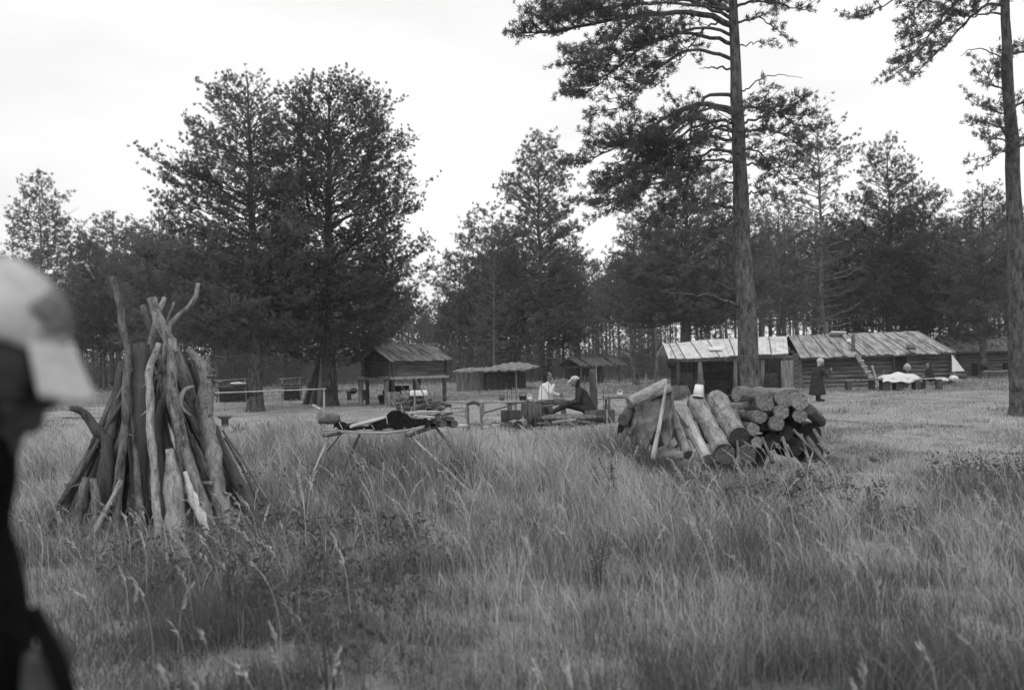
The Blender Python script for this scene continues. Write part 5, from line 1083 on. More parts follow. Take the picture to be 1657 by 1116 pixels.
m = MB(125); m.ball((0, 0, 0), (.17, .17, .2), 2, 0, .1); m.tube([(0, 0, .15), (0, 0, .5)], .008, 4); tag(m.build('hanging_kettle', M['soot_shade'], None, P(1086, 588, 37.2)), 'black kettle hanging from the left eave of the pale shelter', 'kettle')

# ------------------------------------------------------------------ log cabin
CD = 46.0
cb = thing('log_cabin', 'long low log cabin with a gently sloping board roof', 'cabin', GP(1400, CD)); o5 = Vector(cb.location)
def cp(x, y, d): return P(x, y, d)-o5
wl0, wl1 = cp(1292, 600, CD), cp(1538, 600, CD+1.5); WZ = 1.62
m = MB(130); wall_logs(m, (wl0.x, wl0.y, 0), (wl1.x, wl1.y, 0), 0, WZ, .2, .22); m.build('front_wall', [M['wallx'], M['cut']], cb)
dn = Vector((-(wl1.y-wl0.y), wl1.x-wl0.x, 0)).normalized(); bk0, bk1 = wl0+dn*4.2, wl1+dn*4.2
for p, q in ((wl0, bk0), (wl1, bk1)): m = MB(131); wall_logs(m, (p.x, p.y, 0), (q.x, q.y, 0), -.08, WZ-.1, .2, .22); m.build('side_wall', [M['wallx'], M['cut']], cb)
m = MB(132); wall_logs(m, (bk0.x, bk0.y, 0), (bk1.x, bk1.y, 0), 0, WZ, .2, .22); m.build('back_wall', [M['wallx'], M['cut']], cb)
# gables
for (a, b) in ((wl0, bk0), (wl1, bk1)):
    m = MB(133)
    for k in range(4): f = .12+.1*k; z = WZ+.06+k*.17; p, q = a.lerp(b, f), b.lerp(a, f); m.tube([(p.x, p.y, z), (q.x, q.y, z)], .09, 8, 0, 1)
    m.build('gable', [M['darkwood'], M['cut']], cb)
eL, eR, rL, rR = cp(1296, 579, CD-.7), cp(1549, 569.5, CD+.8), cp(1276, 543.5, CD+2.1), cp(1486, 535.5, CD+3.6)
m = MB(134); n = 34; rs = random.Random(5)
for k in range(n):
    t0_, t1_ = k/n, (k+.975)/n; j = rs.uniform(-.09, .06); dz = rs.uniform(-.03, .03)
    a, b, c, d = eL.lerp(eR, t0_), eL.lerp(eR, t1_), rL.lerp(rR, t1_), rL.lerp(rR, t0_); v = (a-d).normalized()*j; up = Vector((0, 0, dz))
    m.poly([a+v+up, b+v+up, c+up, d+up], .035)
m.build('roof', M['roofboard'], cb)
m = MB(135)
off = dn*4.4+Vector((0, 0, -.55))
for k in range(n):
    t0_, t1_ = k/n, (k+.975)/n; a, b = rL.lerp(rR, t0_), rL.lerp(rR, t1_); u_ = Vector((0, .01, .0)); m.poly([a+u_, b+u_, b+dn*3.1+Vector((.9, 0, -1.0)), a+dn*3.1+Vector((-.3, 0, -1.0))], .035)
m.build('back_roof', M['roofboard'], cb)
for i, t in enumerate((.06, .17, .27, .38, .49, .6, .71, .8, .9, .985)):
    a, b = eL.lerp(eR, t), rL.lerp(rR, t); log('roof_batten', None, None, [a+Vector((0, -.05, .03)), b+Vector((0, 0, .04))], .02, 'drywood', 'cut', None, 140+i, 6, .05, cb)
m = MB(136); m.tube([eL+Vector((0, .1, -.07)), eR+Vector((0, .1, -.07))], .06, 8, 0, 1); m.build('eave_beam', [M['darkwood'], M['cut']], cb)
ch = cp(1381, 562, CD+.5); log('chimney', None, None, [ch-Vector((0, 0, .3)), ch+Vector((0, 0, .62))], .085, 'metal', 'soot_shade', None, 6, 12, .0, cb)
m = MB(137); q = cp(1456, 598, CD+.86); q.z = 0; m.box((0, 0, 1.0), (.62, .12, .82), None, 0, 0); wo = m.build('window', M['soot_shade'], cb); wo.location = (q.x, q.y-.02, 0); wo.rotation_euler = (0, 0, math.atan2(wl1.y-wl0.y, wl1.x-wl0.x))
m = MB(138); m.box((0, -.03, 1.43), (.72, .12, .05), None, 0); m.box((-.34, -.03, 1.0), (.05, .12, .82), None, 0); m.box((.34, -.03, 1.0), (.05, .12, .82), None, 0); m.box((0, -.03, .57), (.72, .12, .05), None, 0); m.build('window_frame', M['drywood'], wo)
# things on and by the cabin
m = MB(139); m.box((0, 0, 0), (.75, .5, .05), Matrix.Rotation(-.3, 3, 'X') @ Matrix.Rotation(.1, 3, 'Z'), 0, .01); tag(m.build('white_board', M['white'], None, P(1354, 541.5, CD+2.3)+Vector((0, 0, .06))), 'white board lying near the ridge of the cabin roof', 'board')
m = MB(140); m.ball((0, 0, 0), (.13, .1, .1), 2, 0, .1); tag(m.build('white_jar', M['white'], None, P(1373.5, 551.5, CD+1.4)), 'small white jar left of the chimney on the cabin roof', 'jar')
m = MB(141); m.tube([(0, 0, 0), (0, 0, .2), (0, 0, .26)], [.22, .2, .1], 14, 0, 0, .08); tag(m.build('metal_basin', M['metal'], None, P(1474, 566, CD+.3)), 'dull upturned basin on the eave end of the cabin roof', 'basin')
pk = thing('ladder', 'pale notched ladder pole leaning up to the cabin eave', 'ladder', GP(1405, CD-1.2)); a, b = P(1386, 574, CD-.7)-Vector(pk.location), GP(1420, CD-1.9)-Vector(pk.location)
m = MB(142); m.beam(b, a, .22, .07, jit=.01); m.build('side_rail', M['drywood'], pk); m = MB(143)
for k in range(1, 6): c = b.lerp(a, k/6.2); m.beam(c+Vector((-.13, -.06, 0)), c+Vector((.13, -.06, .03)), .08, .06, jit=.006)
m.build('rung', M['palewood'], pk)
for i, (x0, y0, x1, d, w_, mt, lab) in enumerate(((1411, 591, 1422, CD-.6, .055, 'palewood', 'pale pole leaning on the cabin wall right of the ladder'), (1430, 600, 1431, CD-.4, .04, 'drywood', 'short stake upright against the cabin wall'))):
    log('pole', lab, 'pole', [GP(x1, d-.3), P(x0, y0, d)], w_, mt, 'cut', None, 144+i, 7)
# canvas flap at the right end
fl = MB(146); Z = [P(1540, 573, CD+.6), P(1541, 601, CD+.5), P(1561, 600, CD+.4)]; fl.poly(Z, .03); tag(fl.build('canvas_flap', M['cloth_white'], None), 'pale triangular canvas stretched out at the right end of the cabin', 'canvas')
log('rail', 'dark timber lying below the canvas at the cabin corner', 'log', [P(1538, 607, CD), P(1563, 609, CD)], .12, 'darkwood', 'cut', None, 147, 8)
for i, (x, y, d, s, lab) in enumerate(((1524, 613.5, CD-2, (.28, .18, .12), 'pale bundle in the grass at the right end of the long bench'), (1543, 611, CD-1.4, (.2, .16, .16), 'pale sack below the triangular canvas'))):
    m = MB(148+i); m.ball((0, 0, -.02), (s[0], s[1], s[2]*.8), 3, 0, .12); m.ball((s[0]*.5, 0, -.05), (s[0]*.6, s[1]*.8, s[2]*.5), 3, 0, .12); tag(m.build('sack', M['cloth_white'], None, P(x, y, d)), lab, 'sack')
# table, benches
TD = 42.0
tt = thing('table', 'long low table covered with a pale cloth before the cabin', 'table', GP(1460, TD)); m = MB(150); m.box((-.15, 0, .47), (2.2, .7, .05), None, 0, .01); m.build('table_top', M['drywood'], tt)
for x, w_ in ((-.75, .3), (-.1, .5), (.62, .3)): m = MB(151); m.box((x, 0, .22), (w_, .5, .44), None, 0, .03); m.build('leg', M['darkwood'], tt)
def tc_fn(u, v):
    p = GP(1460, TD); x = p.x-.95+1.65*u; z = .50+.2*math.sin(math.pi*u)**.6*math.sin(math.pi*min(1, v*1.1))+.03*math.sin(u*17)+.02*math.sin(v*9+u*8); y = TD-.42+.8*v
    if v < .08: z -= .16
    return Vector((x, y, z))
tag(sheet('white_cloth', tc_fn, 40, 16, 'cloth_white', None, .02), 'heaped white cloth covering the table before the cabin', 'cloth')
m = MB(152); m.box((0, 0, 0), (.6, .4, .08), Matrix.Rotation(.05, 3, 'Y'), 0, .01, .01); tag(m.build('white_box', M['cloth_white'], None, P(1482, 617.5, TD)), 'flat whitish box at the right end of the covered table', 'box')
lamp = thing('umbrella', 'small pale umbrella standing open over the covered table', 'umbrella', P(1468, 605, TD)); m = MB(153)
m.tube([(0, 0, .24), (0, 0, .38), (0, 0, .46)], [.17, .12, .02], 10, 0, 0, .06); m.tube([(0, 0, .16), (0, 0, .24)], [.06, .17], 10, 0, 0, .06); m.build('canopy', M['palewood'], lamp); m = MB(154); m.tube([(0, 0, -.3), (0, 0, .2)], .015, 6); m.build('stick', M['palewood'], lamp)
b2 = thing('bench', 'long plank bench with dark block legs right of the covered table', 'bench', GP(1502, TD-.3)); m = MB(155); m.box((0, 0, .46), (1.3, .28, .04), Matrix.Rotation(-.06, 3, 'Y'), 0, .005); m.build('seat', M['palewood'], b2)
for x in (-.45, .45): m = MB(156); m.box((x, 0, .21), (.22, .26, .42), None, 0, .02); m.build('leg', M['darkwood'], b2)
b3 = thing('bench', 'low plank bench left of the covered table, below the ladder', 'bench', GP(1392, TD+.6)); m = MB(157); m.box((0, 0, .42), (1.4, .3, .05), None, 0, .01); m.build('seat', M['drywood'], b3)
for x in (-.5, .5): m = MB(158); m.box((x, 0, .2), (.2, .26, .38), None, 0, .02); m.build('leg', M['darkwood'], b3)

# far hut at the right edge
fh = thing('log_hut', 'dark half-sunken log hut at the far right behind the cabin', 'hut', GP(1592, 62), R(-4))
for yy in (0, 3): m = MB(160); wall_logs(m, (-1.9, yy, 0), (2.4, yy, 0), 0, 1.5, .18); m.build('wall', [M['wallx'], M['cut_dark']], fh)
for xx in (-1.9, 2.4):
    m = MB(161); wall_logs(m, (xx, 0, 0), (xx, 3, 0), -.05, 1.55, .18); [m.tube([(xx, .3+.35*k, 1.63+.17*k), (xx, 2.7-.35*k, 1.63+.17*k)], .09, 8) for k in range(4)]; m.build('side_wall', [M['darkwood'], M['cut_dark']], fh)
board_roof(fh, -2.3, 2.8, -.6, 3.5, 1.5, 1.55, 2.5, .25, 'roofdark', 162)
m = MB(163); m.beam((-2.2, -.64, 1.5), (2.7, -.64, 1.54), .06, .1); m.build('eave_beam', M['drywood'], fh)
m = MB(164); m.box((-.55, -.1, .45), (.35, .06, .75), None, 0); m.build('doorway', M['soot_shade'], fh); m = MB(164); m.box((1.3, -.1, .5), (.3, .06, .6), None, 0); m.build('doorway', M['soot_shade'], fh)
log('log', 'long grey log lying on the ground before the far right hut', 'log', [P(1590, 602, 54), P(1645, 600, 54)], .08, 'drywood', 'cut', None, 165, 9)
m = MB(166); m.tube([(0, 0, .02), (.35, .1, .04), (.6, .3, .02)], [.07, .09, .05], 8, 0, 0, .15); tag(m.build('birch_scrap', M['palewood'], None, GP(1600, 25.5)+Vector((0, 0, .08))), 'pale scrap of wood lying on the worn grass at the right', 'scrap')

# ------------------------------------------------------------------ dark weeds in the near grass
def weed(label, px, d, h, seed, n=3, lean=.1):
    m = MB(seed); r = m.rng
    for k in range(n):
        x, y = r.uniform(-.06, .06), r.uniform(-.06, .06); lx = r.uniform(-lean, lean); hh = h*r.uniform(.7, 1.05); pts = [Vector((x+lx*t*t, y, hh*t)) for t in (0, .3, .6, 1)]
        m.tube(pts, [.006, .005, .004, .002], 5)
        for q in range(14):
            t = r.uniform(.25, 1); c = Vector((x+lx*t*t, y, hh*t)); a = r.uniform(0, 6.28); l = r.uniform(.02, .06); e = c+Vector((math.cos(a)*l, math.sin(a)*l, l*r.uniform(-.2, .9))); m.tube([c, e], [.002, .003], 3); m.ball(e, (.005, .004, .004), 1, 0, .3)
    return tag(m.build('weed', M['weed'], None, GP(px, d)), label, 'weed')
weed('dark forked weed stalks in the grass below the leaning-pole stack', 370, 6.0, .52, 1, 4)
weed('tall dark dock stalk in the grass at lower left of centre', 510, 4.7, .62, 2, 2)
weed('short dark weed near the bottom left of the grass', 300, 4.4, .36, 3, 1)
weed('small dark weed right of the forked stalks below the stack', 405, 7.0, .45, 4, 2)
weed('pair of dark dry stems standing in the middle of the meadow', 963, 6.8, .42, 5, 2)
weed('faint dark tuft of dry stems above the middle of the meadow', 985, 10.2, .62, 6, 7, .2)

# ------------------------------------------------------------------ more of the camp's clutter
def small_table(label, px, d, w_, dp, h_, rz=0., mat='drywood'):
    t = thing('plank_table', label, 'table', GP(px, d), rz); m = MB(int(px)); n = 3
    for k in range(n): m.box((m.rng.uniform(-.04, .04), -dp/2+dp*(k+.5)/n, h_+m.rng.uniform(-.008, .008)), (w_, dp/n*.92, .035), None, 0, .01)
    m.build('table_top', M[mat], t)
    for x in (-.42, .42):
        for y in (-.36, .36): log('leg', None, None, [Vector((x*w_, y*dp, -.05)), Vector((x*w_*.96, y*dp, h_-.02))], .035, mat, 'cut', None, 5, 7, .1, t)
    return t
small_table('rough grey table between the drying frame and the woman in white', 850, 24.6, .95, .5, .52, .1)
small_table('low pale table behind the crate, nearest the turf-roofed hut', 806, 27.5, 1.1, .5, .45, -.1, 'palewood')
small_table('narrow table to the right of the stout post', 1006, 27, 1.0, .4, .5, .2)
ck = [(846, 24.5, .56, .09, .12, 'soot_shade', 'sooty cooking pot on the rough grey table, left one', 'cooking_pot', 'pot'), (857, 24.6, .56, .07, .09, 'white', 'small white bowl on the rough grey table beside the pot', 'bowl', 'bowl'),
      (812, 27.4, .47, .08, .16, 'metal', 'dull kettle standing on the low pale table', 'kettle', 'kettle'), (1003, 27, .53, .08, .1, 'cloth_white', 'white cup-shaped tin on the narrow table right of the stout post', 'tin', 'tin'), (872, 23.4, .0, .13, .2, 'soot_shade', 'black pail on the ground before the woman in white', 'pail', 'pail')]
for i, (x, d, z, r_, h_, mt, lab, nm, ct) in enumerate(ck):
    m = MB(300+i); m.tube([(0, 0, 0), (0, 0, h_*.4), (0, 0, h_*.9), (0, 0, h_)], [r_*.8, r_, r_, r_*.85], 14); m.tube([(-r_, 0, h_*.9), (-r_*.7, 0, h_*1.5), (0, 0, h_*1.7), (r_*.7, 0, h_*1.5), (r_, 0, h_*.9)], .008, 5)
    tag(m.build(nm, M[mt], None, GP(x, d)+Vector((0, 0, z))), lab, ct)
for i, (a, b, d, r_, mt, lab) in enumerate((((783, 668), (852, 648), 25.5, .02, 'darkwood', 'dark pole propped low beside the crate, slanting up to the right'), ((700, 668), (760, 664), 25, .03, 'palewood', 'pale pole lying behind the rack right of the brushwood pile'),
        ((893, 684), (932, 679), 22.6, .04, 'palewood', 'pale board lying in front of the seated man'), ((640, 672), (652, 640), 29, .025, 'drywood', 'crooked stake standing left of the brushwood pile'), ((706, 642), (713, 632), 33, .02, 'drywood', 'small forked twig stuck in the ground right of the white tub'),
        ((1040, 640), (1046, 606), 34, .03, 'drywood', 'slim post standing left of the pale-roofed shelter'), ((1062, 640), (1060, 598), 35, .03, 'darkwood', 'dark slim post just left of the pale-roofed shelter'))):
    log('pole', lab, 'pole', [P(*a, d), P(*b, d+.2)], r_, mt, 'cut', None, 320+i, 7)
m = MB(330)
for k in range(26): x = m.rng.uniform(-1.0, 1.0); y = m.rng.uniform(-.3, .3); a_ = m.rng.uniform(0, 3.1); l = m.rng.uniform(.15, .5); m.tube([(x, y, .03+.14*m.rng.random()), (x+math.cos(a_)*l, y+math.sin(a_)*l, .03+.14*m.rng.random())], m.rng.uniform(.012, .04), 6, 0, 1)
tag(m.build('wood_scraps', [M['drywood'], M['cut']], None, GP(866, 22.3)), 'litter of split wood scraps on the ground before the woman in white', 'wood scraps')
# brushwood and grass roots round the foot of the pole stack
m = MB(331)
for k in range(120):
    a_ = m.rng.uniform(0, 6.28); q = m.rng.uniform(.55, 1.25); c_ = Vector((-3.62+math.cos(a_)*q, 10.1+math.sin(a_)*q, m.rng.uniform(0, .12))); d_ = Vector((m.rng.uniform(-1, 1), m.rng.uniform(-1, 1), m.rng.uniform(0, 1.2))).normalized()*m.rng.uniform(.15, .45)
    m.tube([c_, c_+d_*.5+Vector((0, 0, .03)), c_+d_], [.009, .006, .003], 4)
tag(m.build('twigs', M['oldwood'], None), 'dry twigs scattered round the foot of the leaning-pole stack', 'twigs', kind='stuff')
# ------------------------------------------------------------------ people: blended tapered limbs -> one continuous remeshed surface
def organic(name, mat, parent, chains=(), balls=(), voxel=.012, smooth=6, mats=None):
    m = MB(7)
    for pts, rad in chains: m.tube(pts, rad, 12); [m.ball(p, r_, 2) for p, r_ in zip(pts, rad) if not isinstance(rad, tuple)]
    for c, r_ in balls: m.ball(c, r_, 3)
    o = m.build(name, M[mat], parent)
    r = o.modifiers.new('remesh', 'REMESH'); r.mode = 'VOXEL'; r.voxel_size = voxel; r.use_smooth_shade = True
    s = o.modifiers.new('smooth', 'SMOOTH'); s.factor = .5; s.iterations = smooth
    dg = bpy.context.evaluated_depsgraph_get(); me = bpy.data.meshes.new_from_object(o.evaluated_get(dg)); me.name = name
    o.modifiers.clear(); o.data = me; me.materials.clear(); me.materials.append(M[mat])
    for p in me.polygons: p.use_smooth = True
    return o
def V3(*a): return Vector(a)
def head_parts(c, f, up=Vector((0, 0, 1)), s=1.0):
    """balls for a head centred at c looking along f"""
    f = Vector(f).normalized(); side = up.cross(f).normalized()
    def q(a, b, h): return c+f*a*s+side*b*s+up*h*s
    B = [(q(-.012, 0, .025), .092*s), (q(.01, 0, -.03), .074*s), (q(.045, 0, -.075), .040*s), (q(.03, 0, .03), .078*s)]
    B += [(q(.070, 0, -.098), .022*s), (q(.092, 0, -.058), .018*s), (q(.098, 0, -.012), .013*s), (q(.092, 0, .005), .012*s), (q(.108, 0, -.024), .013*s)]
    for b in (-1, 1): B += [(q(.076, .032*b, .022), .015*s), (q(.062, .045*b, -.03), .026*s), (q(-.01, .088*b, -.01), .017*s), (q(-.016, .09*b, .006), .016*s), (q(.084, .011*b, -.03), .010*s), (q(.086, .016*b, -.062), .010*s)]
    return B
def hand_chains(wrist, d, palm_n, s=1.0, curl=.6):
    """palm and five fingers from the wrist along d"""
    d = Vector(d).normalized(); n = Vector(palm_n).normalized(); side = d.cross(n).normalized(); n = side.cross(d).normalized(); ch = []
    for k, (o_, l) in enumerate(((-.030, .066), (-.010, .076), (.010, .072), (.030, .056))):
        base = wrist+d*.085*s+side*o_*s; ch.append(([wrist+side*o_*.5*s, base], [.016*s, .0125*s])); a = curl
        p1 = base+(d*math.cos(a*.5)+n*math.sin(a*.5))*l*.45*s; p2 = p1+(d*math.cos(a*1.3)+n*math.sin(a*1.3))*l*.32*s; p3 = p2+(d*math.cos(a*1.9)+n*math.sin(a*1.9))*l*.25*s
        ch.append(([base, p1, p2, p3], [.0105*s, .0095*s, .009*s, .0075*s]))
    t0 = wrist+d*.025*s-side*.022*s; ch.append(([t0, t0-side*.03*s+d*.03*s+n*.012*s, t0-side*.042*s+d*.06*s+n*.022*s], [.014*s, .0115*s, .009*s]))
    return ch

# the man close to the camera at the left edge, seen in profile, 1.27 m away
D0 = 1.27
man = thing('person', 'man close at the left edge in a pale peaked cap and black jacket, in profile', 'person', GP(-40, D0)); oM = Vector(man.location)
def mp_(x, y, d=D0): return P(x, y, d)-oM
hc = mp_(-46, 576)
fwd = V3(.92, .20, -.33).normalized(); upv = V3(.33, -.06, .94); upv = (upv-fwd*upv.dot(fwd)).normalized()
sh_ = mp_(-172, 860); sz = sh_.z
px0 = sh_.x
LS, RS = V3(px0-.05, .20, sz-.03), V3(px0+.02, -.17, sz-.04)
hip = V3(px0-.06, .02, .92)
body = [([hc+V3(-.04, .01, -.02), hc+V3(-.06, .01, -.12), V3(px0, .01, sz+.0)], [.06, .055, .06]),
        ([V3(px0, .01, sz-.02), V3(px0-.02, .01, sz-.25), hip], [.12, .14, .14]),
        ([LS, V3(px0, .01, sz-.03), RS], [.06, .09, .06])]
for s_, S in ((1, LS), (-1, RS)):
    el = S+V3(-.06, .03*s_, -.29); wr = el+V3(.0, -.02*s_, -.24); body += [([S, el], [.052, .04]), ([el, wr], [.04, .028])]+hand_chains(wr, V3(.25, 0, -1), V3(.3, -s_, 0), 1, .5)
    kn = hip+V3(.03, .10*s_, -.44); an = kn+V3(-.03, 0, -.42); body += [([hip+V3(0, .08*s_, -.02), kn], [.085, .055]), ([kn, an], [.055, .036]), ([an+V3(-.03, 0, -.03), an+V3(.16, .0, -.05)], [.035, .028])]
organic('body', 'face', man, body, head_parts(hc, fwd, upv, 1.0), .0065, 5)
# hair: back and sides of the head, below the cap
sd3 = upv.cross(fwd).normalized()
def hq(a, b, h): return hc+fwd*a+sd3*b+upv*h
organic('hair', 'hair', man, [], [(hq(-.03, 0, -.005), (.085, .092, .085)), (hq(-.04, .05, -.05), .05), (hq(-.04, -.05, -.05), .052), (hq(-.07, 0, -.06), .06), (hq(.005, -.075, -.03), (.045, .025, .055)), (hq(.03, -.062, -.055), (.045, .03, .045)), (hq(.03, .062, -.055), (.045, .03, .045)), (hq(.005, .075, -.03), (.035, .02, .05))], .007, 4)
# dark glasses with a thick side piece
gl = []
for b in (-1, 1): gl.append((hq(.066, .036*b, -.022), (.024, .028, .026)))
organic('dark_glasses', 'boot', man, [([hq(.085, -.05, -.018), hq(.1, 0, -.016), hq(.085, .05, -.018)], [.007]*3), ([hq(.08, -.06, -.02), hq(-.02, -.1, -.02)], [.009, .008]), ([hq(.09, .06, .024), hq(0, .095, .012)], [.008, .006])], gl, .0045, 3)
# cap crown and peak
def cap_mesh():
    V = []; Q = []; n, mrow = 40, 14
    for j in range(mrow):
        t = j/(mrow-1)*math.pi*.5
        for i in range(n):
            a = 2*math.pi*i/n; r_ = math.cos(t*.97)**.85; V.append(hq(-.012, 0, .045)+fwd*math.cos(a)*.115*r_+sd3*math.sin(a)*.102*r_+upv*(.084*math.sin(t)*(1+.05*math.cos(a*3))+.004*math.cos(a*6)))
    for j in range(mrow-1):
        for i in range(n): Q.append((j*n+i, j*n+(i+1) % n, (j+1)*n+(i+1) % n, (j+1)*n+i))
    return V, Q
V, Q = cap_mesh(); co = ob('cap', mesh_np('cap', [tuple(v) for v in V], Q, mats=[M['cap']], smooth=True), man); s_ = co.modifiers.new('s', 'SOLIDIFY'); s_.thickness = .004
V = []; Q = []; nu, nv = 24, 8
for j in range(nv):
    for i in range(nu):
        a = (i/(nu-1)-.5)*math.pi*.46; v = j/(nv-1); ext = .052*v*(.45+.55*math.cos(a*1.8))
        V.append(tuple(hq(-.012, 0, .05)+fwd*(math.cos(a)*.115+ext)+sd3*math.sin(a)*(.102-.0*v)+upv*(-.95*ext-.04*(math.sin(a)**2)*v-.012*v)))
for j in range(nv-1):
    for i in range(nu-1): Q.append((j*nu+i, j*nu+i+1, (j+1)*nu+i+1, (j+1)*nu+i))
pk_ = ob('peak', mesh_np('peak', V, Q, mats=[M['cap']], smooth=True), co); s_ = pk_.modifiers.new('s', 'SOLIDIFY'); s_.thickness = .005
V = []; Q = []
for j in range(8):
    for i in range(12):
        a = -.62+i/11*1.3; t = .25+j/7*(.45+.25*math.sin(i/11*3.14)); a += .12*math.sin(j*.9); r_ = math.cos(t*.97)**.85; V.append(tuple(hq(-.012, 0, .045)+(fwd*math.cos(a)*.121*r_+sd3*math.sin(a)*.108*r_)+upv*(.090*math.sin(t))))
for j in range(7):
    for i in range(11): Q.append((j*12+i, j*12+i+1, (j+1)*12+i+1, (j+1)*12+i))
fp = ob('front_panel', mesh_np('front_panel', V, Q, mats=[M['cap_panel']], smooth=True), co); s_ = fp.modifiers.new('s', 'SOLIDIFY'); s_.thickness = .005
# jacket and trousers
jk = [([hc+V3(-.012, .01, -.105), hc+V3(-.022, .01, -.16), V3(px0+.035, .01, sz-.01)], [.062, .07, .1]), ([V3(px0+.01, .01, sz+.05), V3(px0-.005, .01, sz-.02)], [.085, .11]), ([V3(px0-.0, .01, sz-.05), V3(px0-.0, .01, sz-.22), hip+V3(.02, 0, .0)], [.145, .165, .17]), ([LS, V3(px0, .01, sz-.03), RS], [.08, .12, .08])]
for s_, S in ((1, LS), (-1, RS)): el = S+V3(-.06, .03*s_, -.29); wr = el+V3(.0, -.02*s_, -.21); jk += [([S, el], [.075, .06]), ([el, wr], [.06, .045])]
organic('jacket', 'black', man, jk, [], .012, 6)
tr = []
for s_ in (1, -1): kn = hip+V3(.03, .10*s_, -.44); an = kn+V3(-.03, 0, -.38); tr += [([hip+V3(0, .07*s_, -.02), kn], [.115, .08]), ([kn, an], [.08, .065])]
organic('trousers', 'coat_mid', man, tr+[([hip+V3(0, -.07, 0), hip+V3(0, .07, 0)], [.12, .12])], [], .014, 5)
organic('shoes', 'boot', man, [([hip+V3(-.03, .1*s_, -.87), hip+V3(.16, .1*s_, -.88)], [.05, .04]) for s_ in (1, -1)], [], .012, 3)
m = MB(170); a, b = mp_(52, 985, 1.22), mp_(118, 1150, 1.18); m.tube([a, a.lerp(b, .5)+V3(.005, 0, 0), b], [.011, .012, .012], 8); bg_ = m.build('bag_strap', M['black'], None, oM); tag(bg_, 'black strap hanging in front of the man at the left edge', 'strap')
m = MB(171); c_ = mp_(72, 1160, 1.24); m.box(c_, (.035, .1, .2), Matrix.Rotation(.1, 3, 'Y'), 0, .004, .02); tag(m.build('shoulder_bag', M['coat_mid'], None, oM), 'grey shoulder bag at the bottom left corner beside the black jacket', 'bag')

# smaller people
def figure(label, origin, rz, J, top, top_r, legs_mat='coat', coat_mat='coat', hat=None, skirt=None, hair=True, s=1.0):
    """J: joint positions in the person's own frame (x forward)"""
    t = thing('person', label, 'person', origin, rz); hd, nk, ch_, hp_ = J['head'], J['neck'], J['chest'], J['hip']; f = J.get('face', V3(1, 0, 0))
    body = [([hd+V3(0, 0, -.06), nk, ch_], [.05, .048, .07]), ([ch_, hp_], [.10, .10])]; coat = [([nk+V3(0, 0, -.02), ch_, hp_], [.07, .155*top_r, .165*top_r]), ([J['shl'], ch_+V3(0, 0, .06), J['shr']], [.07, .11, .07])]
    for a in ('l', 'r'):
        S, E, W_ = J['sh'+a], J['el'+a], J['wr'+a]; body += [([ch_, S, E], [.06, .045, .036]), ([E, W_], [.036, .025])]+hand_chains(W_, (W_-E), V3(0, 1 if a == 'r' else -1, -.3), 1, .8); coat += [([S, E], [.068, .056]), ([E, W_+(E-W_)*.12], [.056, .042])]
        H_, K, A = J['hp'+a], J['kn'+a], J['an'+a]; body += [([hp_, H_, K], [.09, .08, .052]), ([K, A], [.052, .035]), ([A, A+J['foot']*.16], [.034, .026])]
    organic('body', 'skin', t, body, head_parts(hd, f), .011, 3)
    organic('coat', coat_mat, t, coat+([([hp_, *J['skirt']], J['skirt_r'])] if skirt else []), [], .016, 5)
    tro = []
    for a in ('l', 'r'): tro += [([J['hp'+a], J['kn'+a]], [.098, .074]), ([J['kn'+a], J['an'+a]], [.07, .055])]
    organic('trousers', legs_mat, t, tro+[([J['hpl'], J['hpr']], [.11, .11])], [], .016, 4)
    organic('boots', 'boot', t, [([J['an'+a]+V3(0, 0, .04), J['an'+a], J['an'+a]+J['foot']*.18], [.05, .048, .04]) for a in ('l', 'r')], [], .013, 3)
    f = Vector(f).normalized()
    if hat == 'cap':
        organic('cap', 'cap', t, [([hd+V3(0, 0, .05)+f*.07, hd+V3(0, 0, .035)+f*.16], [.05, .035])], [(hd+V3(0, 0, .065)-f*.01, (.105, .105, .07))], .012, 3)
    elif hat == 'scarf':
        organic('headscarf', 'cap', t, [([hd+V3(0, 0, -.02)-f*.05, hd+V3(0, 0, -.15)-f*.09], [.08, .04])], [(hd+V3(0, 0, .035)-f*.025, (.118, .118, .105))], .012, 3)
    if hair:
        organic('hair', 'hair', t, [([hd+V3(0, 0, .0)-f*.05, hd+V3(0, 0, -.16)-f*.07]+([hd+V3(0, 0, -.3)-f*.06] if hair == 'long' else []), [.075, .06]+([.04] if hair == 'long' else []))], [(hd+V3(0, 0, .02)-f*.03, (.1, .1, .1) if hat is None else (.09, .09, .06))], .012, 3)
    return t
# woman in white, seated on a log, arms raised towards her face
J = dict(head=V3(.05, 0, 1.12), neck=V3(.01, 0, .97), chest=V3(0, 0, .78), hip=V3(-.03, 0, .42), face=V3(.9, .2, -.1), shl=V3(0, .16, .88), shr=V3(0, -.16, .88),
         ell=V3(.12, .24, .66), elr=V3(.16, -.22, .70), wrl=V3(.34, .12, .62), wrr=V3(.24, -.12, .92), hpl=V3(0, .09, .42), hpr=V3(0, -.09, .42), knl=V3(.42, .12, .46), knr=V3(.42, -.1, .46), anl=V3(.45, .12, .08), anr=V3(.48, -.1, .08), foot=V3(1, 0, -.1))
g_ = GP(884, 26.0); figure('dark-haired woman in a white top sitting by the stacked planks', g_, R(-15), J, 0, 1.2, 'jeans', 'cloth_white', None, None, 'long')
log('log', 'thick log on which the woman in white sits', 'log', [g_+V3(-.35, .3, .17), g_+V3(.05, -.35, .17)], .17, 'log', 'cut', None, 210, 14)
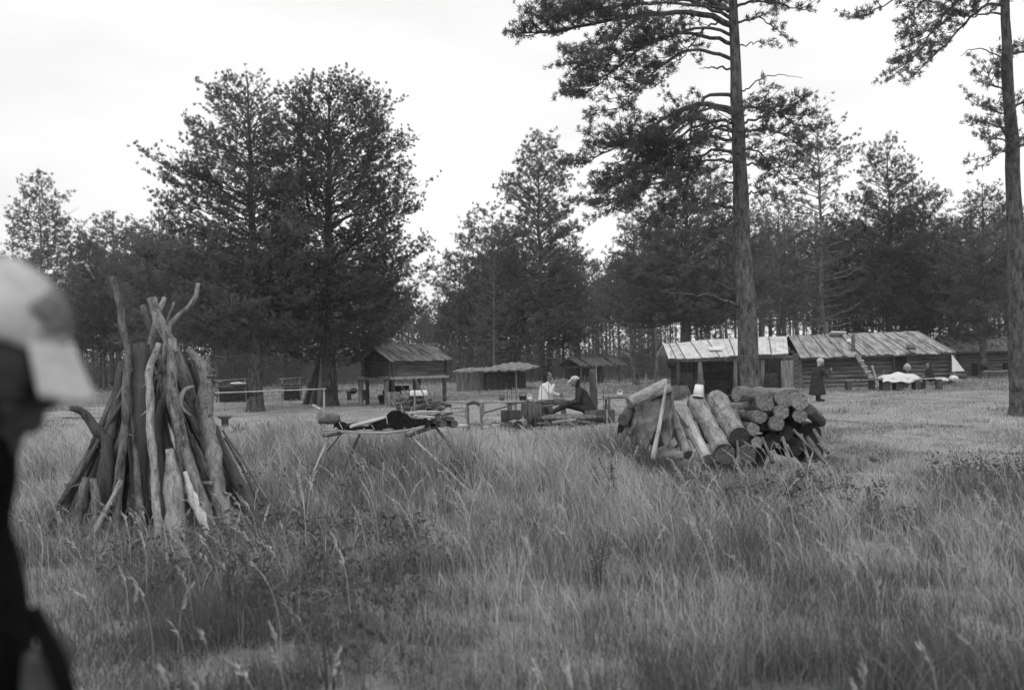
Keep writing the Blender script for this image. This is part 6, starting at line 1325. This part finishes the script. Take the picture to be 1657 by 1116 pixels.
# man in the pale cap facing left, legs stretched out in front of him
J = dict(head=V3(.16, 0, .98), neck=V3(.08, 0, .84), chest=V3(0, 0, .66), hip=V3(-.16, 0, .30), face=V3(1, 0, -.35), shl=V3(.03, .18, .76), shr=V3(.03, -.18, .76),
         ell=V3(.10, .26, .50), elr=V3(.12, -.24, .50), wrl=V3(.34, .14, .46), wrr=V3(.36, -.10, .44), hpl=V3(-.1, .1, .30), hpr=V3(-.1, -.1, .30), knl=V3(.34, .13, .46), knr=V3(.36, -.11, .40), anl=V3(.78, .13, .20), anr=V3(.84, -.09, .18), foot=V3(.45, 0, .8))
figure('man in a pale cap and dark jacket sitting with legs stretched out', GP(941, 24.2)+V3(0, 0, .04), R(178), J, 0, 1.05, 'coat', 'coat', 'cap', None, True)
# standing woman in a headscarf and long dark coat
J = dict(head=V3(.12, 0, 1.30), neck=V3(.06, 0, 1.16), chest=V3(.0, 0, .98), hip=V3(-.04, 0, .70), face=V3(1, 0, -.3), shl=V3(.02, .17, 1.08), shr=V3(.02, -.17, 1.08),
         ell=V3(.12, .28, .86), elr=V3(.18, -.27, .86), wrl=V3(.40, .14, .98), wrr=V3(.42, -.08, 1.04), hpl=V3(-.03, .08, .70), hpr=V3(-.03, -.08, .70), knl=V3(.05, .1, .40), knr=V3(.0, -.09, .40), anl=V3(.02, .1, .07), anr=V3(-.03, -.09, .07), foot=V3(1, 0, -.1),
         skirt=[V3(-.03, 0, .45), V3(-.02, .01, .24)], skirt_r=(.2, .24, .29))
figure('stooping woman in a pale headscarf and long dark coat standing before the cabin', GP(1324, 32.8), R(12), J, 0, 1.25, 'coat', 'coat', 'scarf', True, False)
# person on the bench by the covered table
J = dict(head=V3(.05, 0, 1.0), neck=V3(0, 0, .86), chest=V3(-.02, 0, .70), hip=V3(-.06, 0, .46), face=V3(.9, -.3, -.2), shl=V3(0, .15, .8), shr=V3(0, -.15, .8),
         ell=V3(.06, .21, .56), elr=V3(.08, -.2, .56), wrl=V3(.26, .1, .54), wrr=V3(.28, -.08, .54), hpl=V3(-.03, .09, .48), hpr=V3(-.03, -.09, .48), knl=V3(.34, .12, .48), knr=V3(.34, -.1, .48), anl=V3(.36, .12, .08), anr=V3(.38, -.1, .08), foot=V3(1, 0, -.1))
figure('person in dark clothes sitting on the bench by the covered table', GP(1505, TD-.15), R(195), J, 0, .95, 'coat', 'coat', None, None, True)
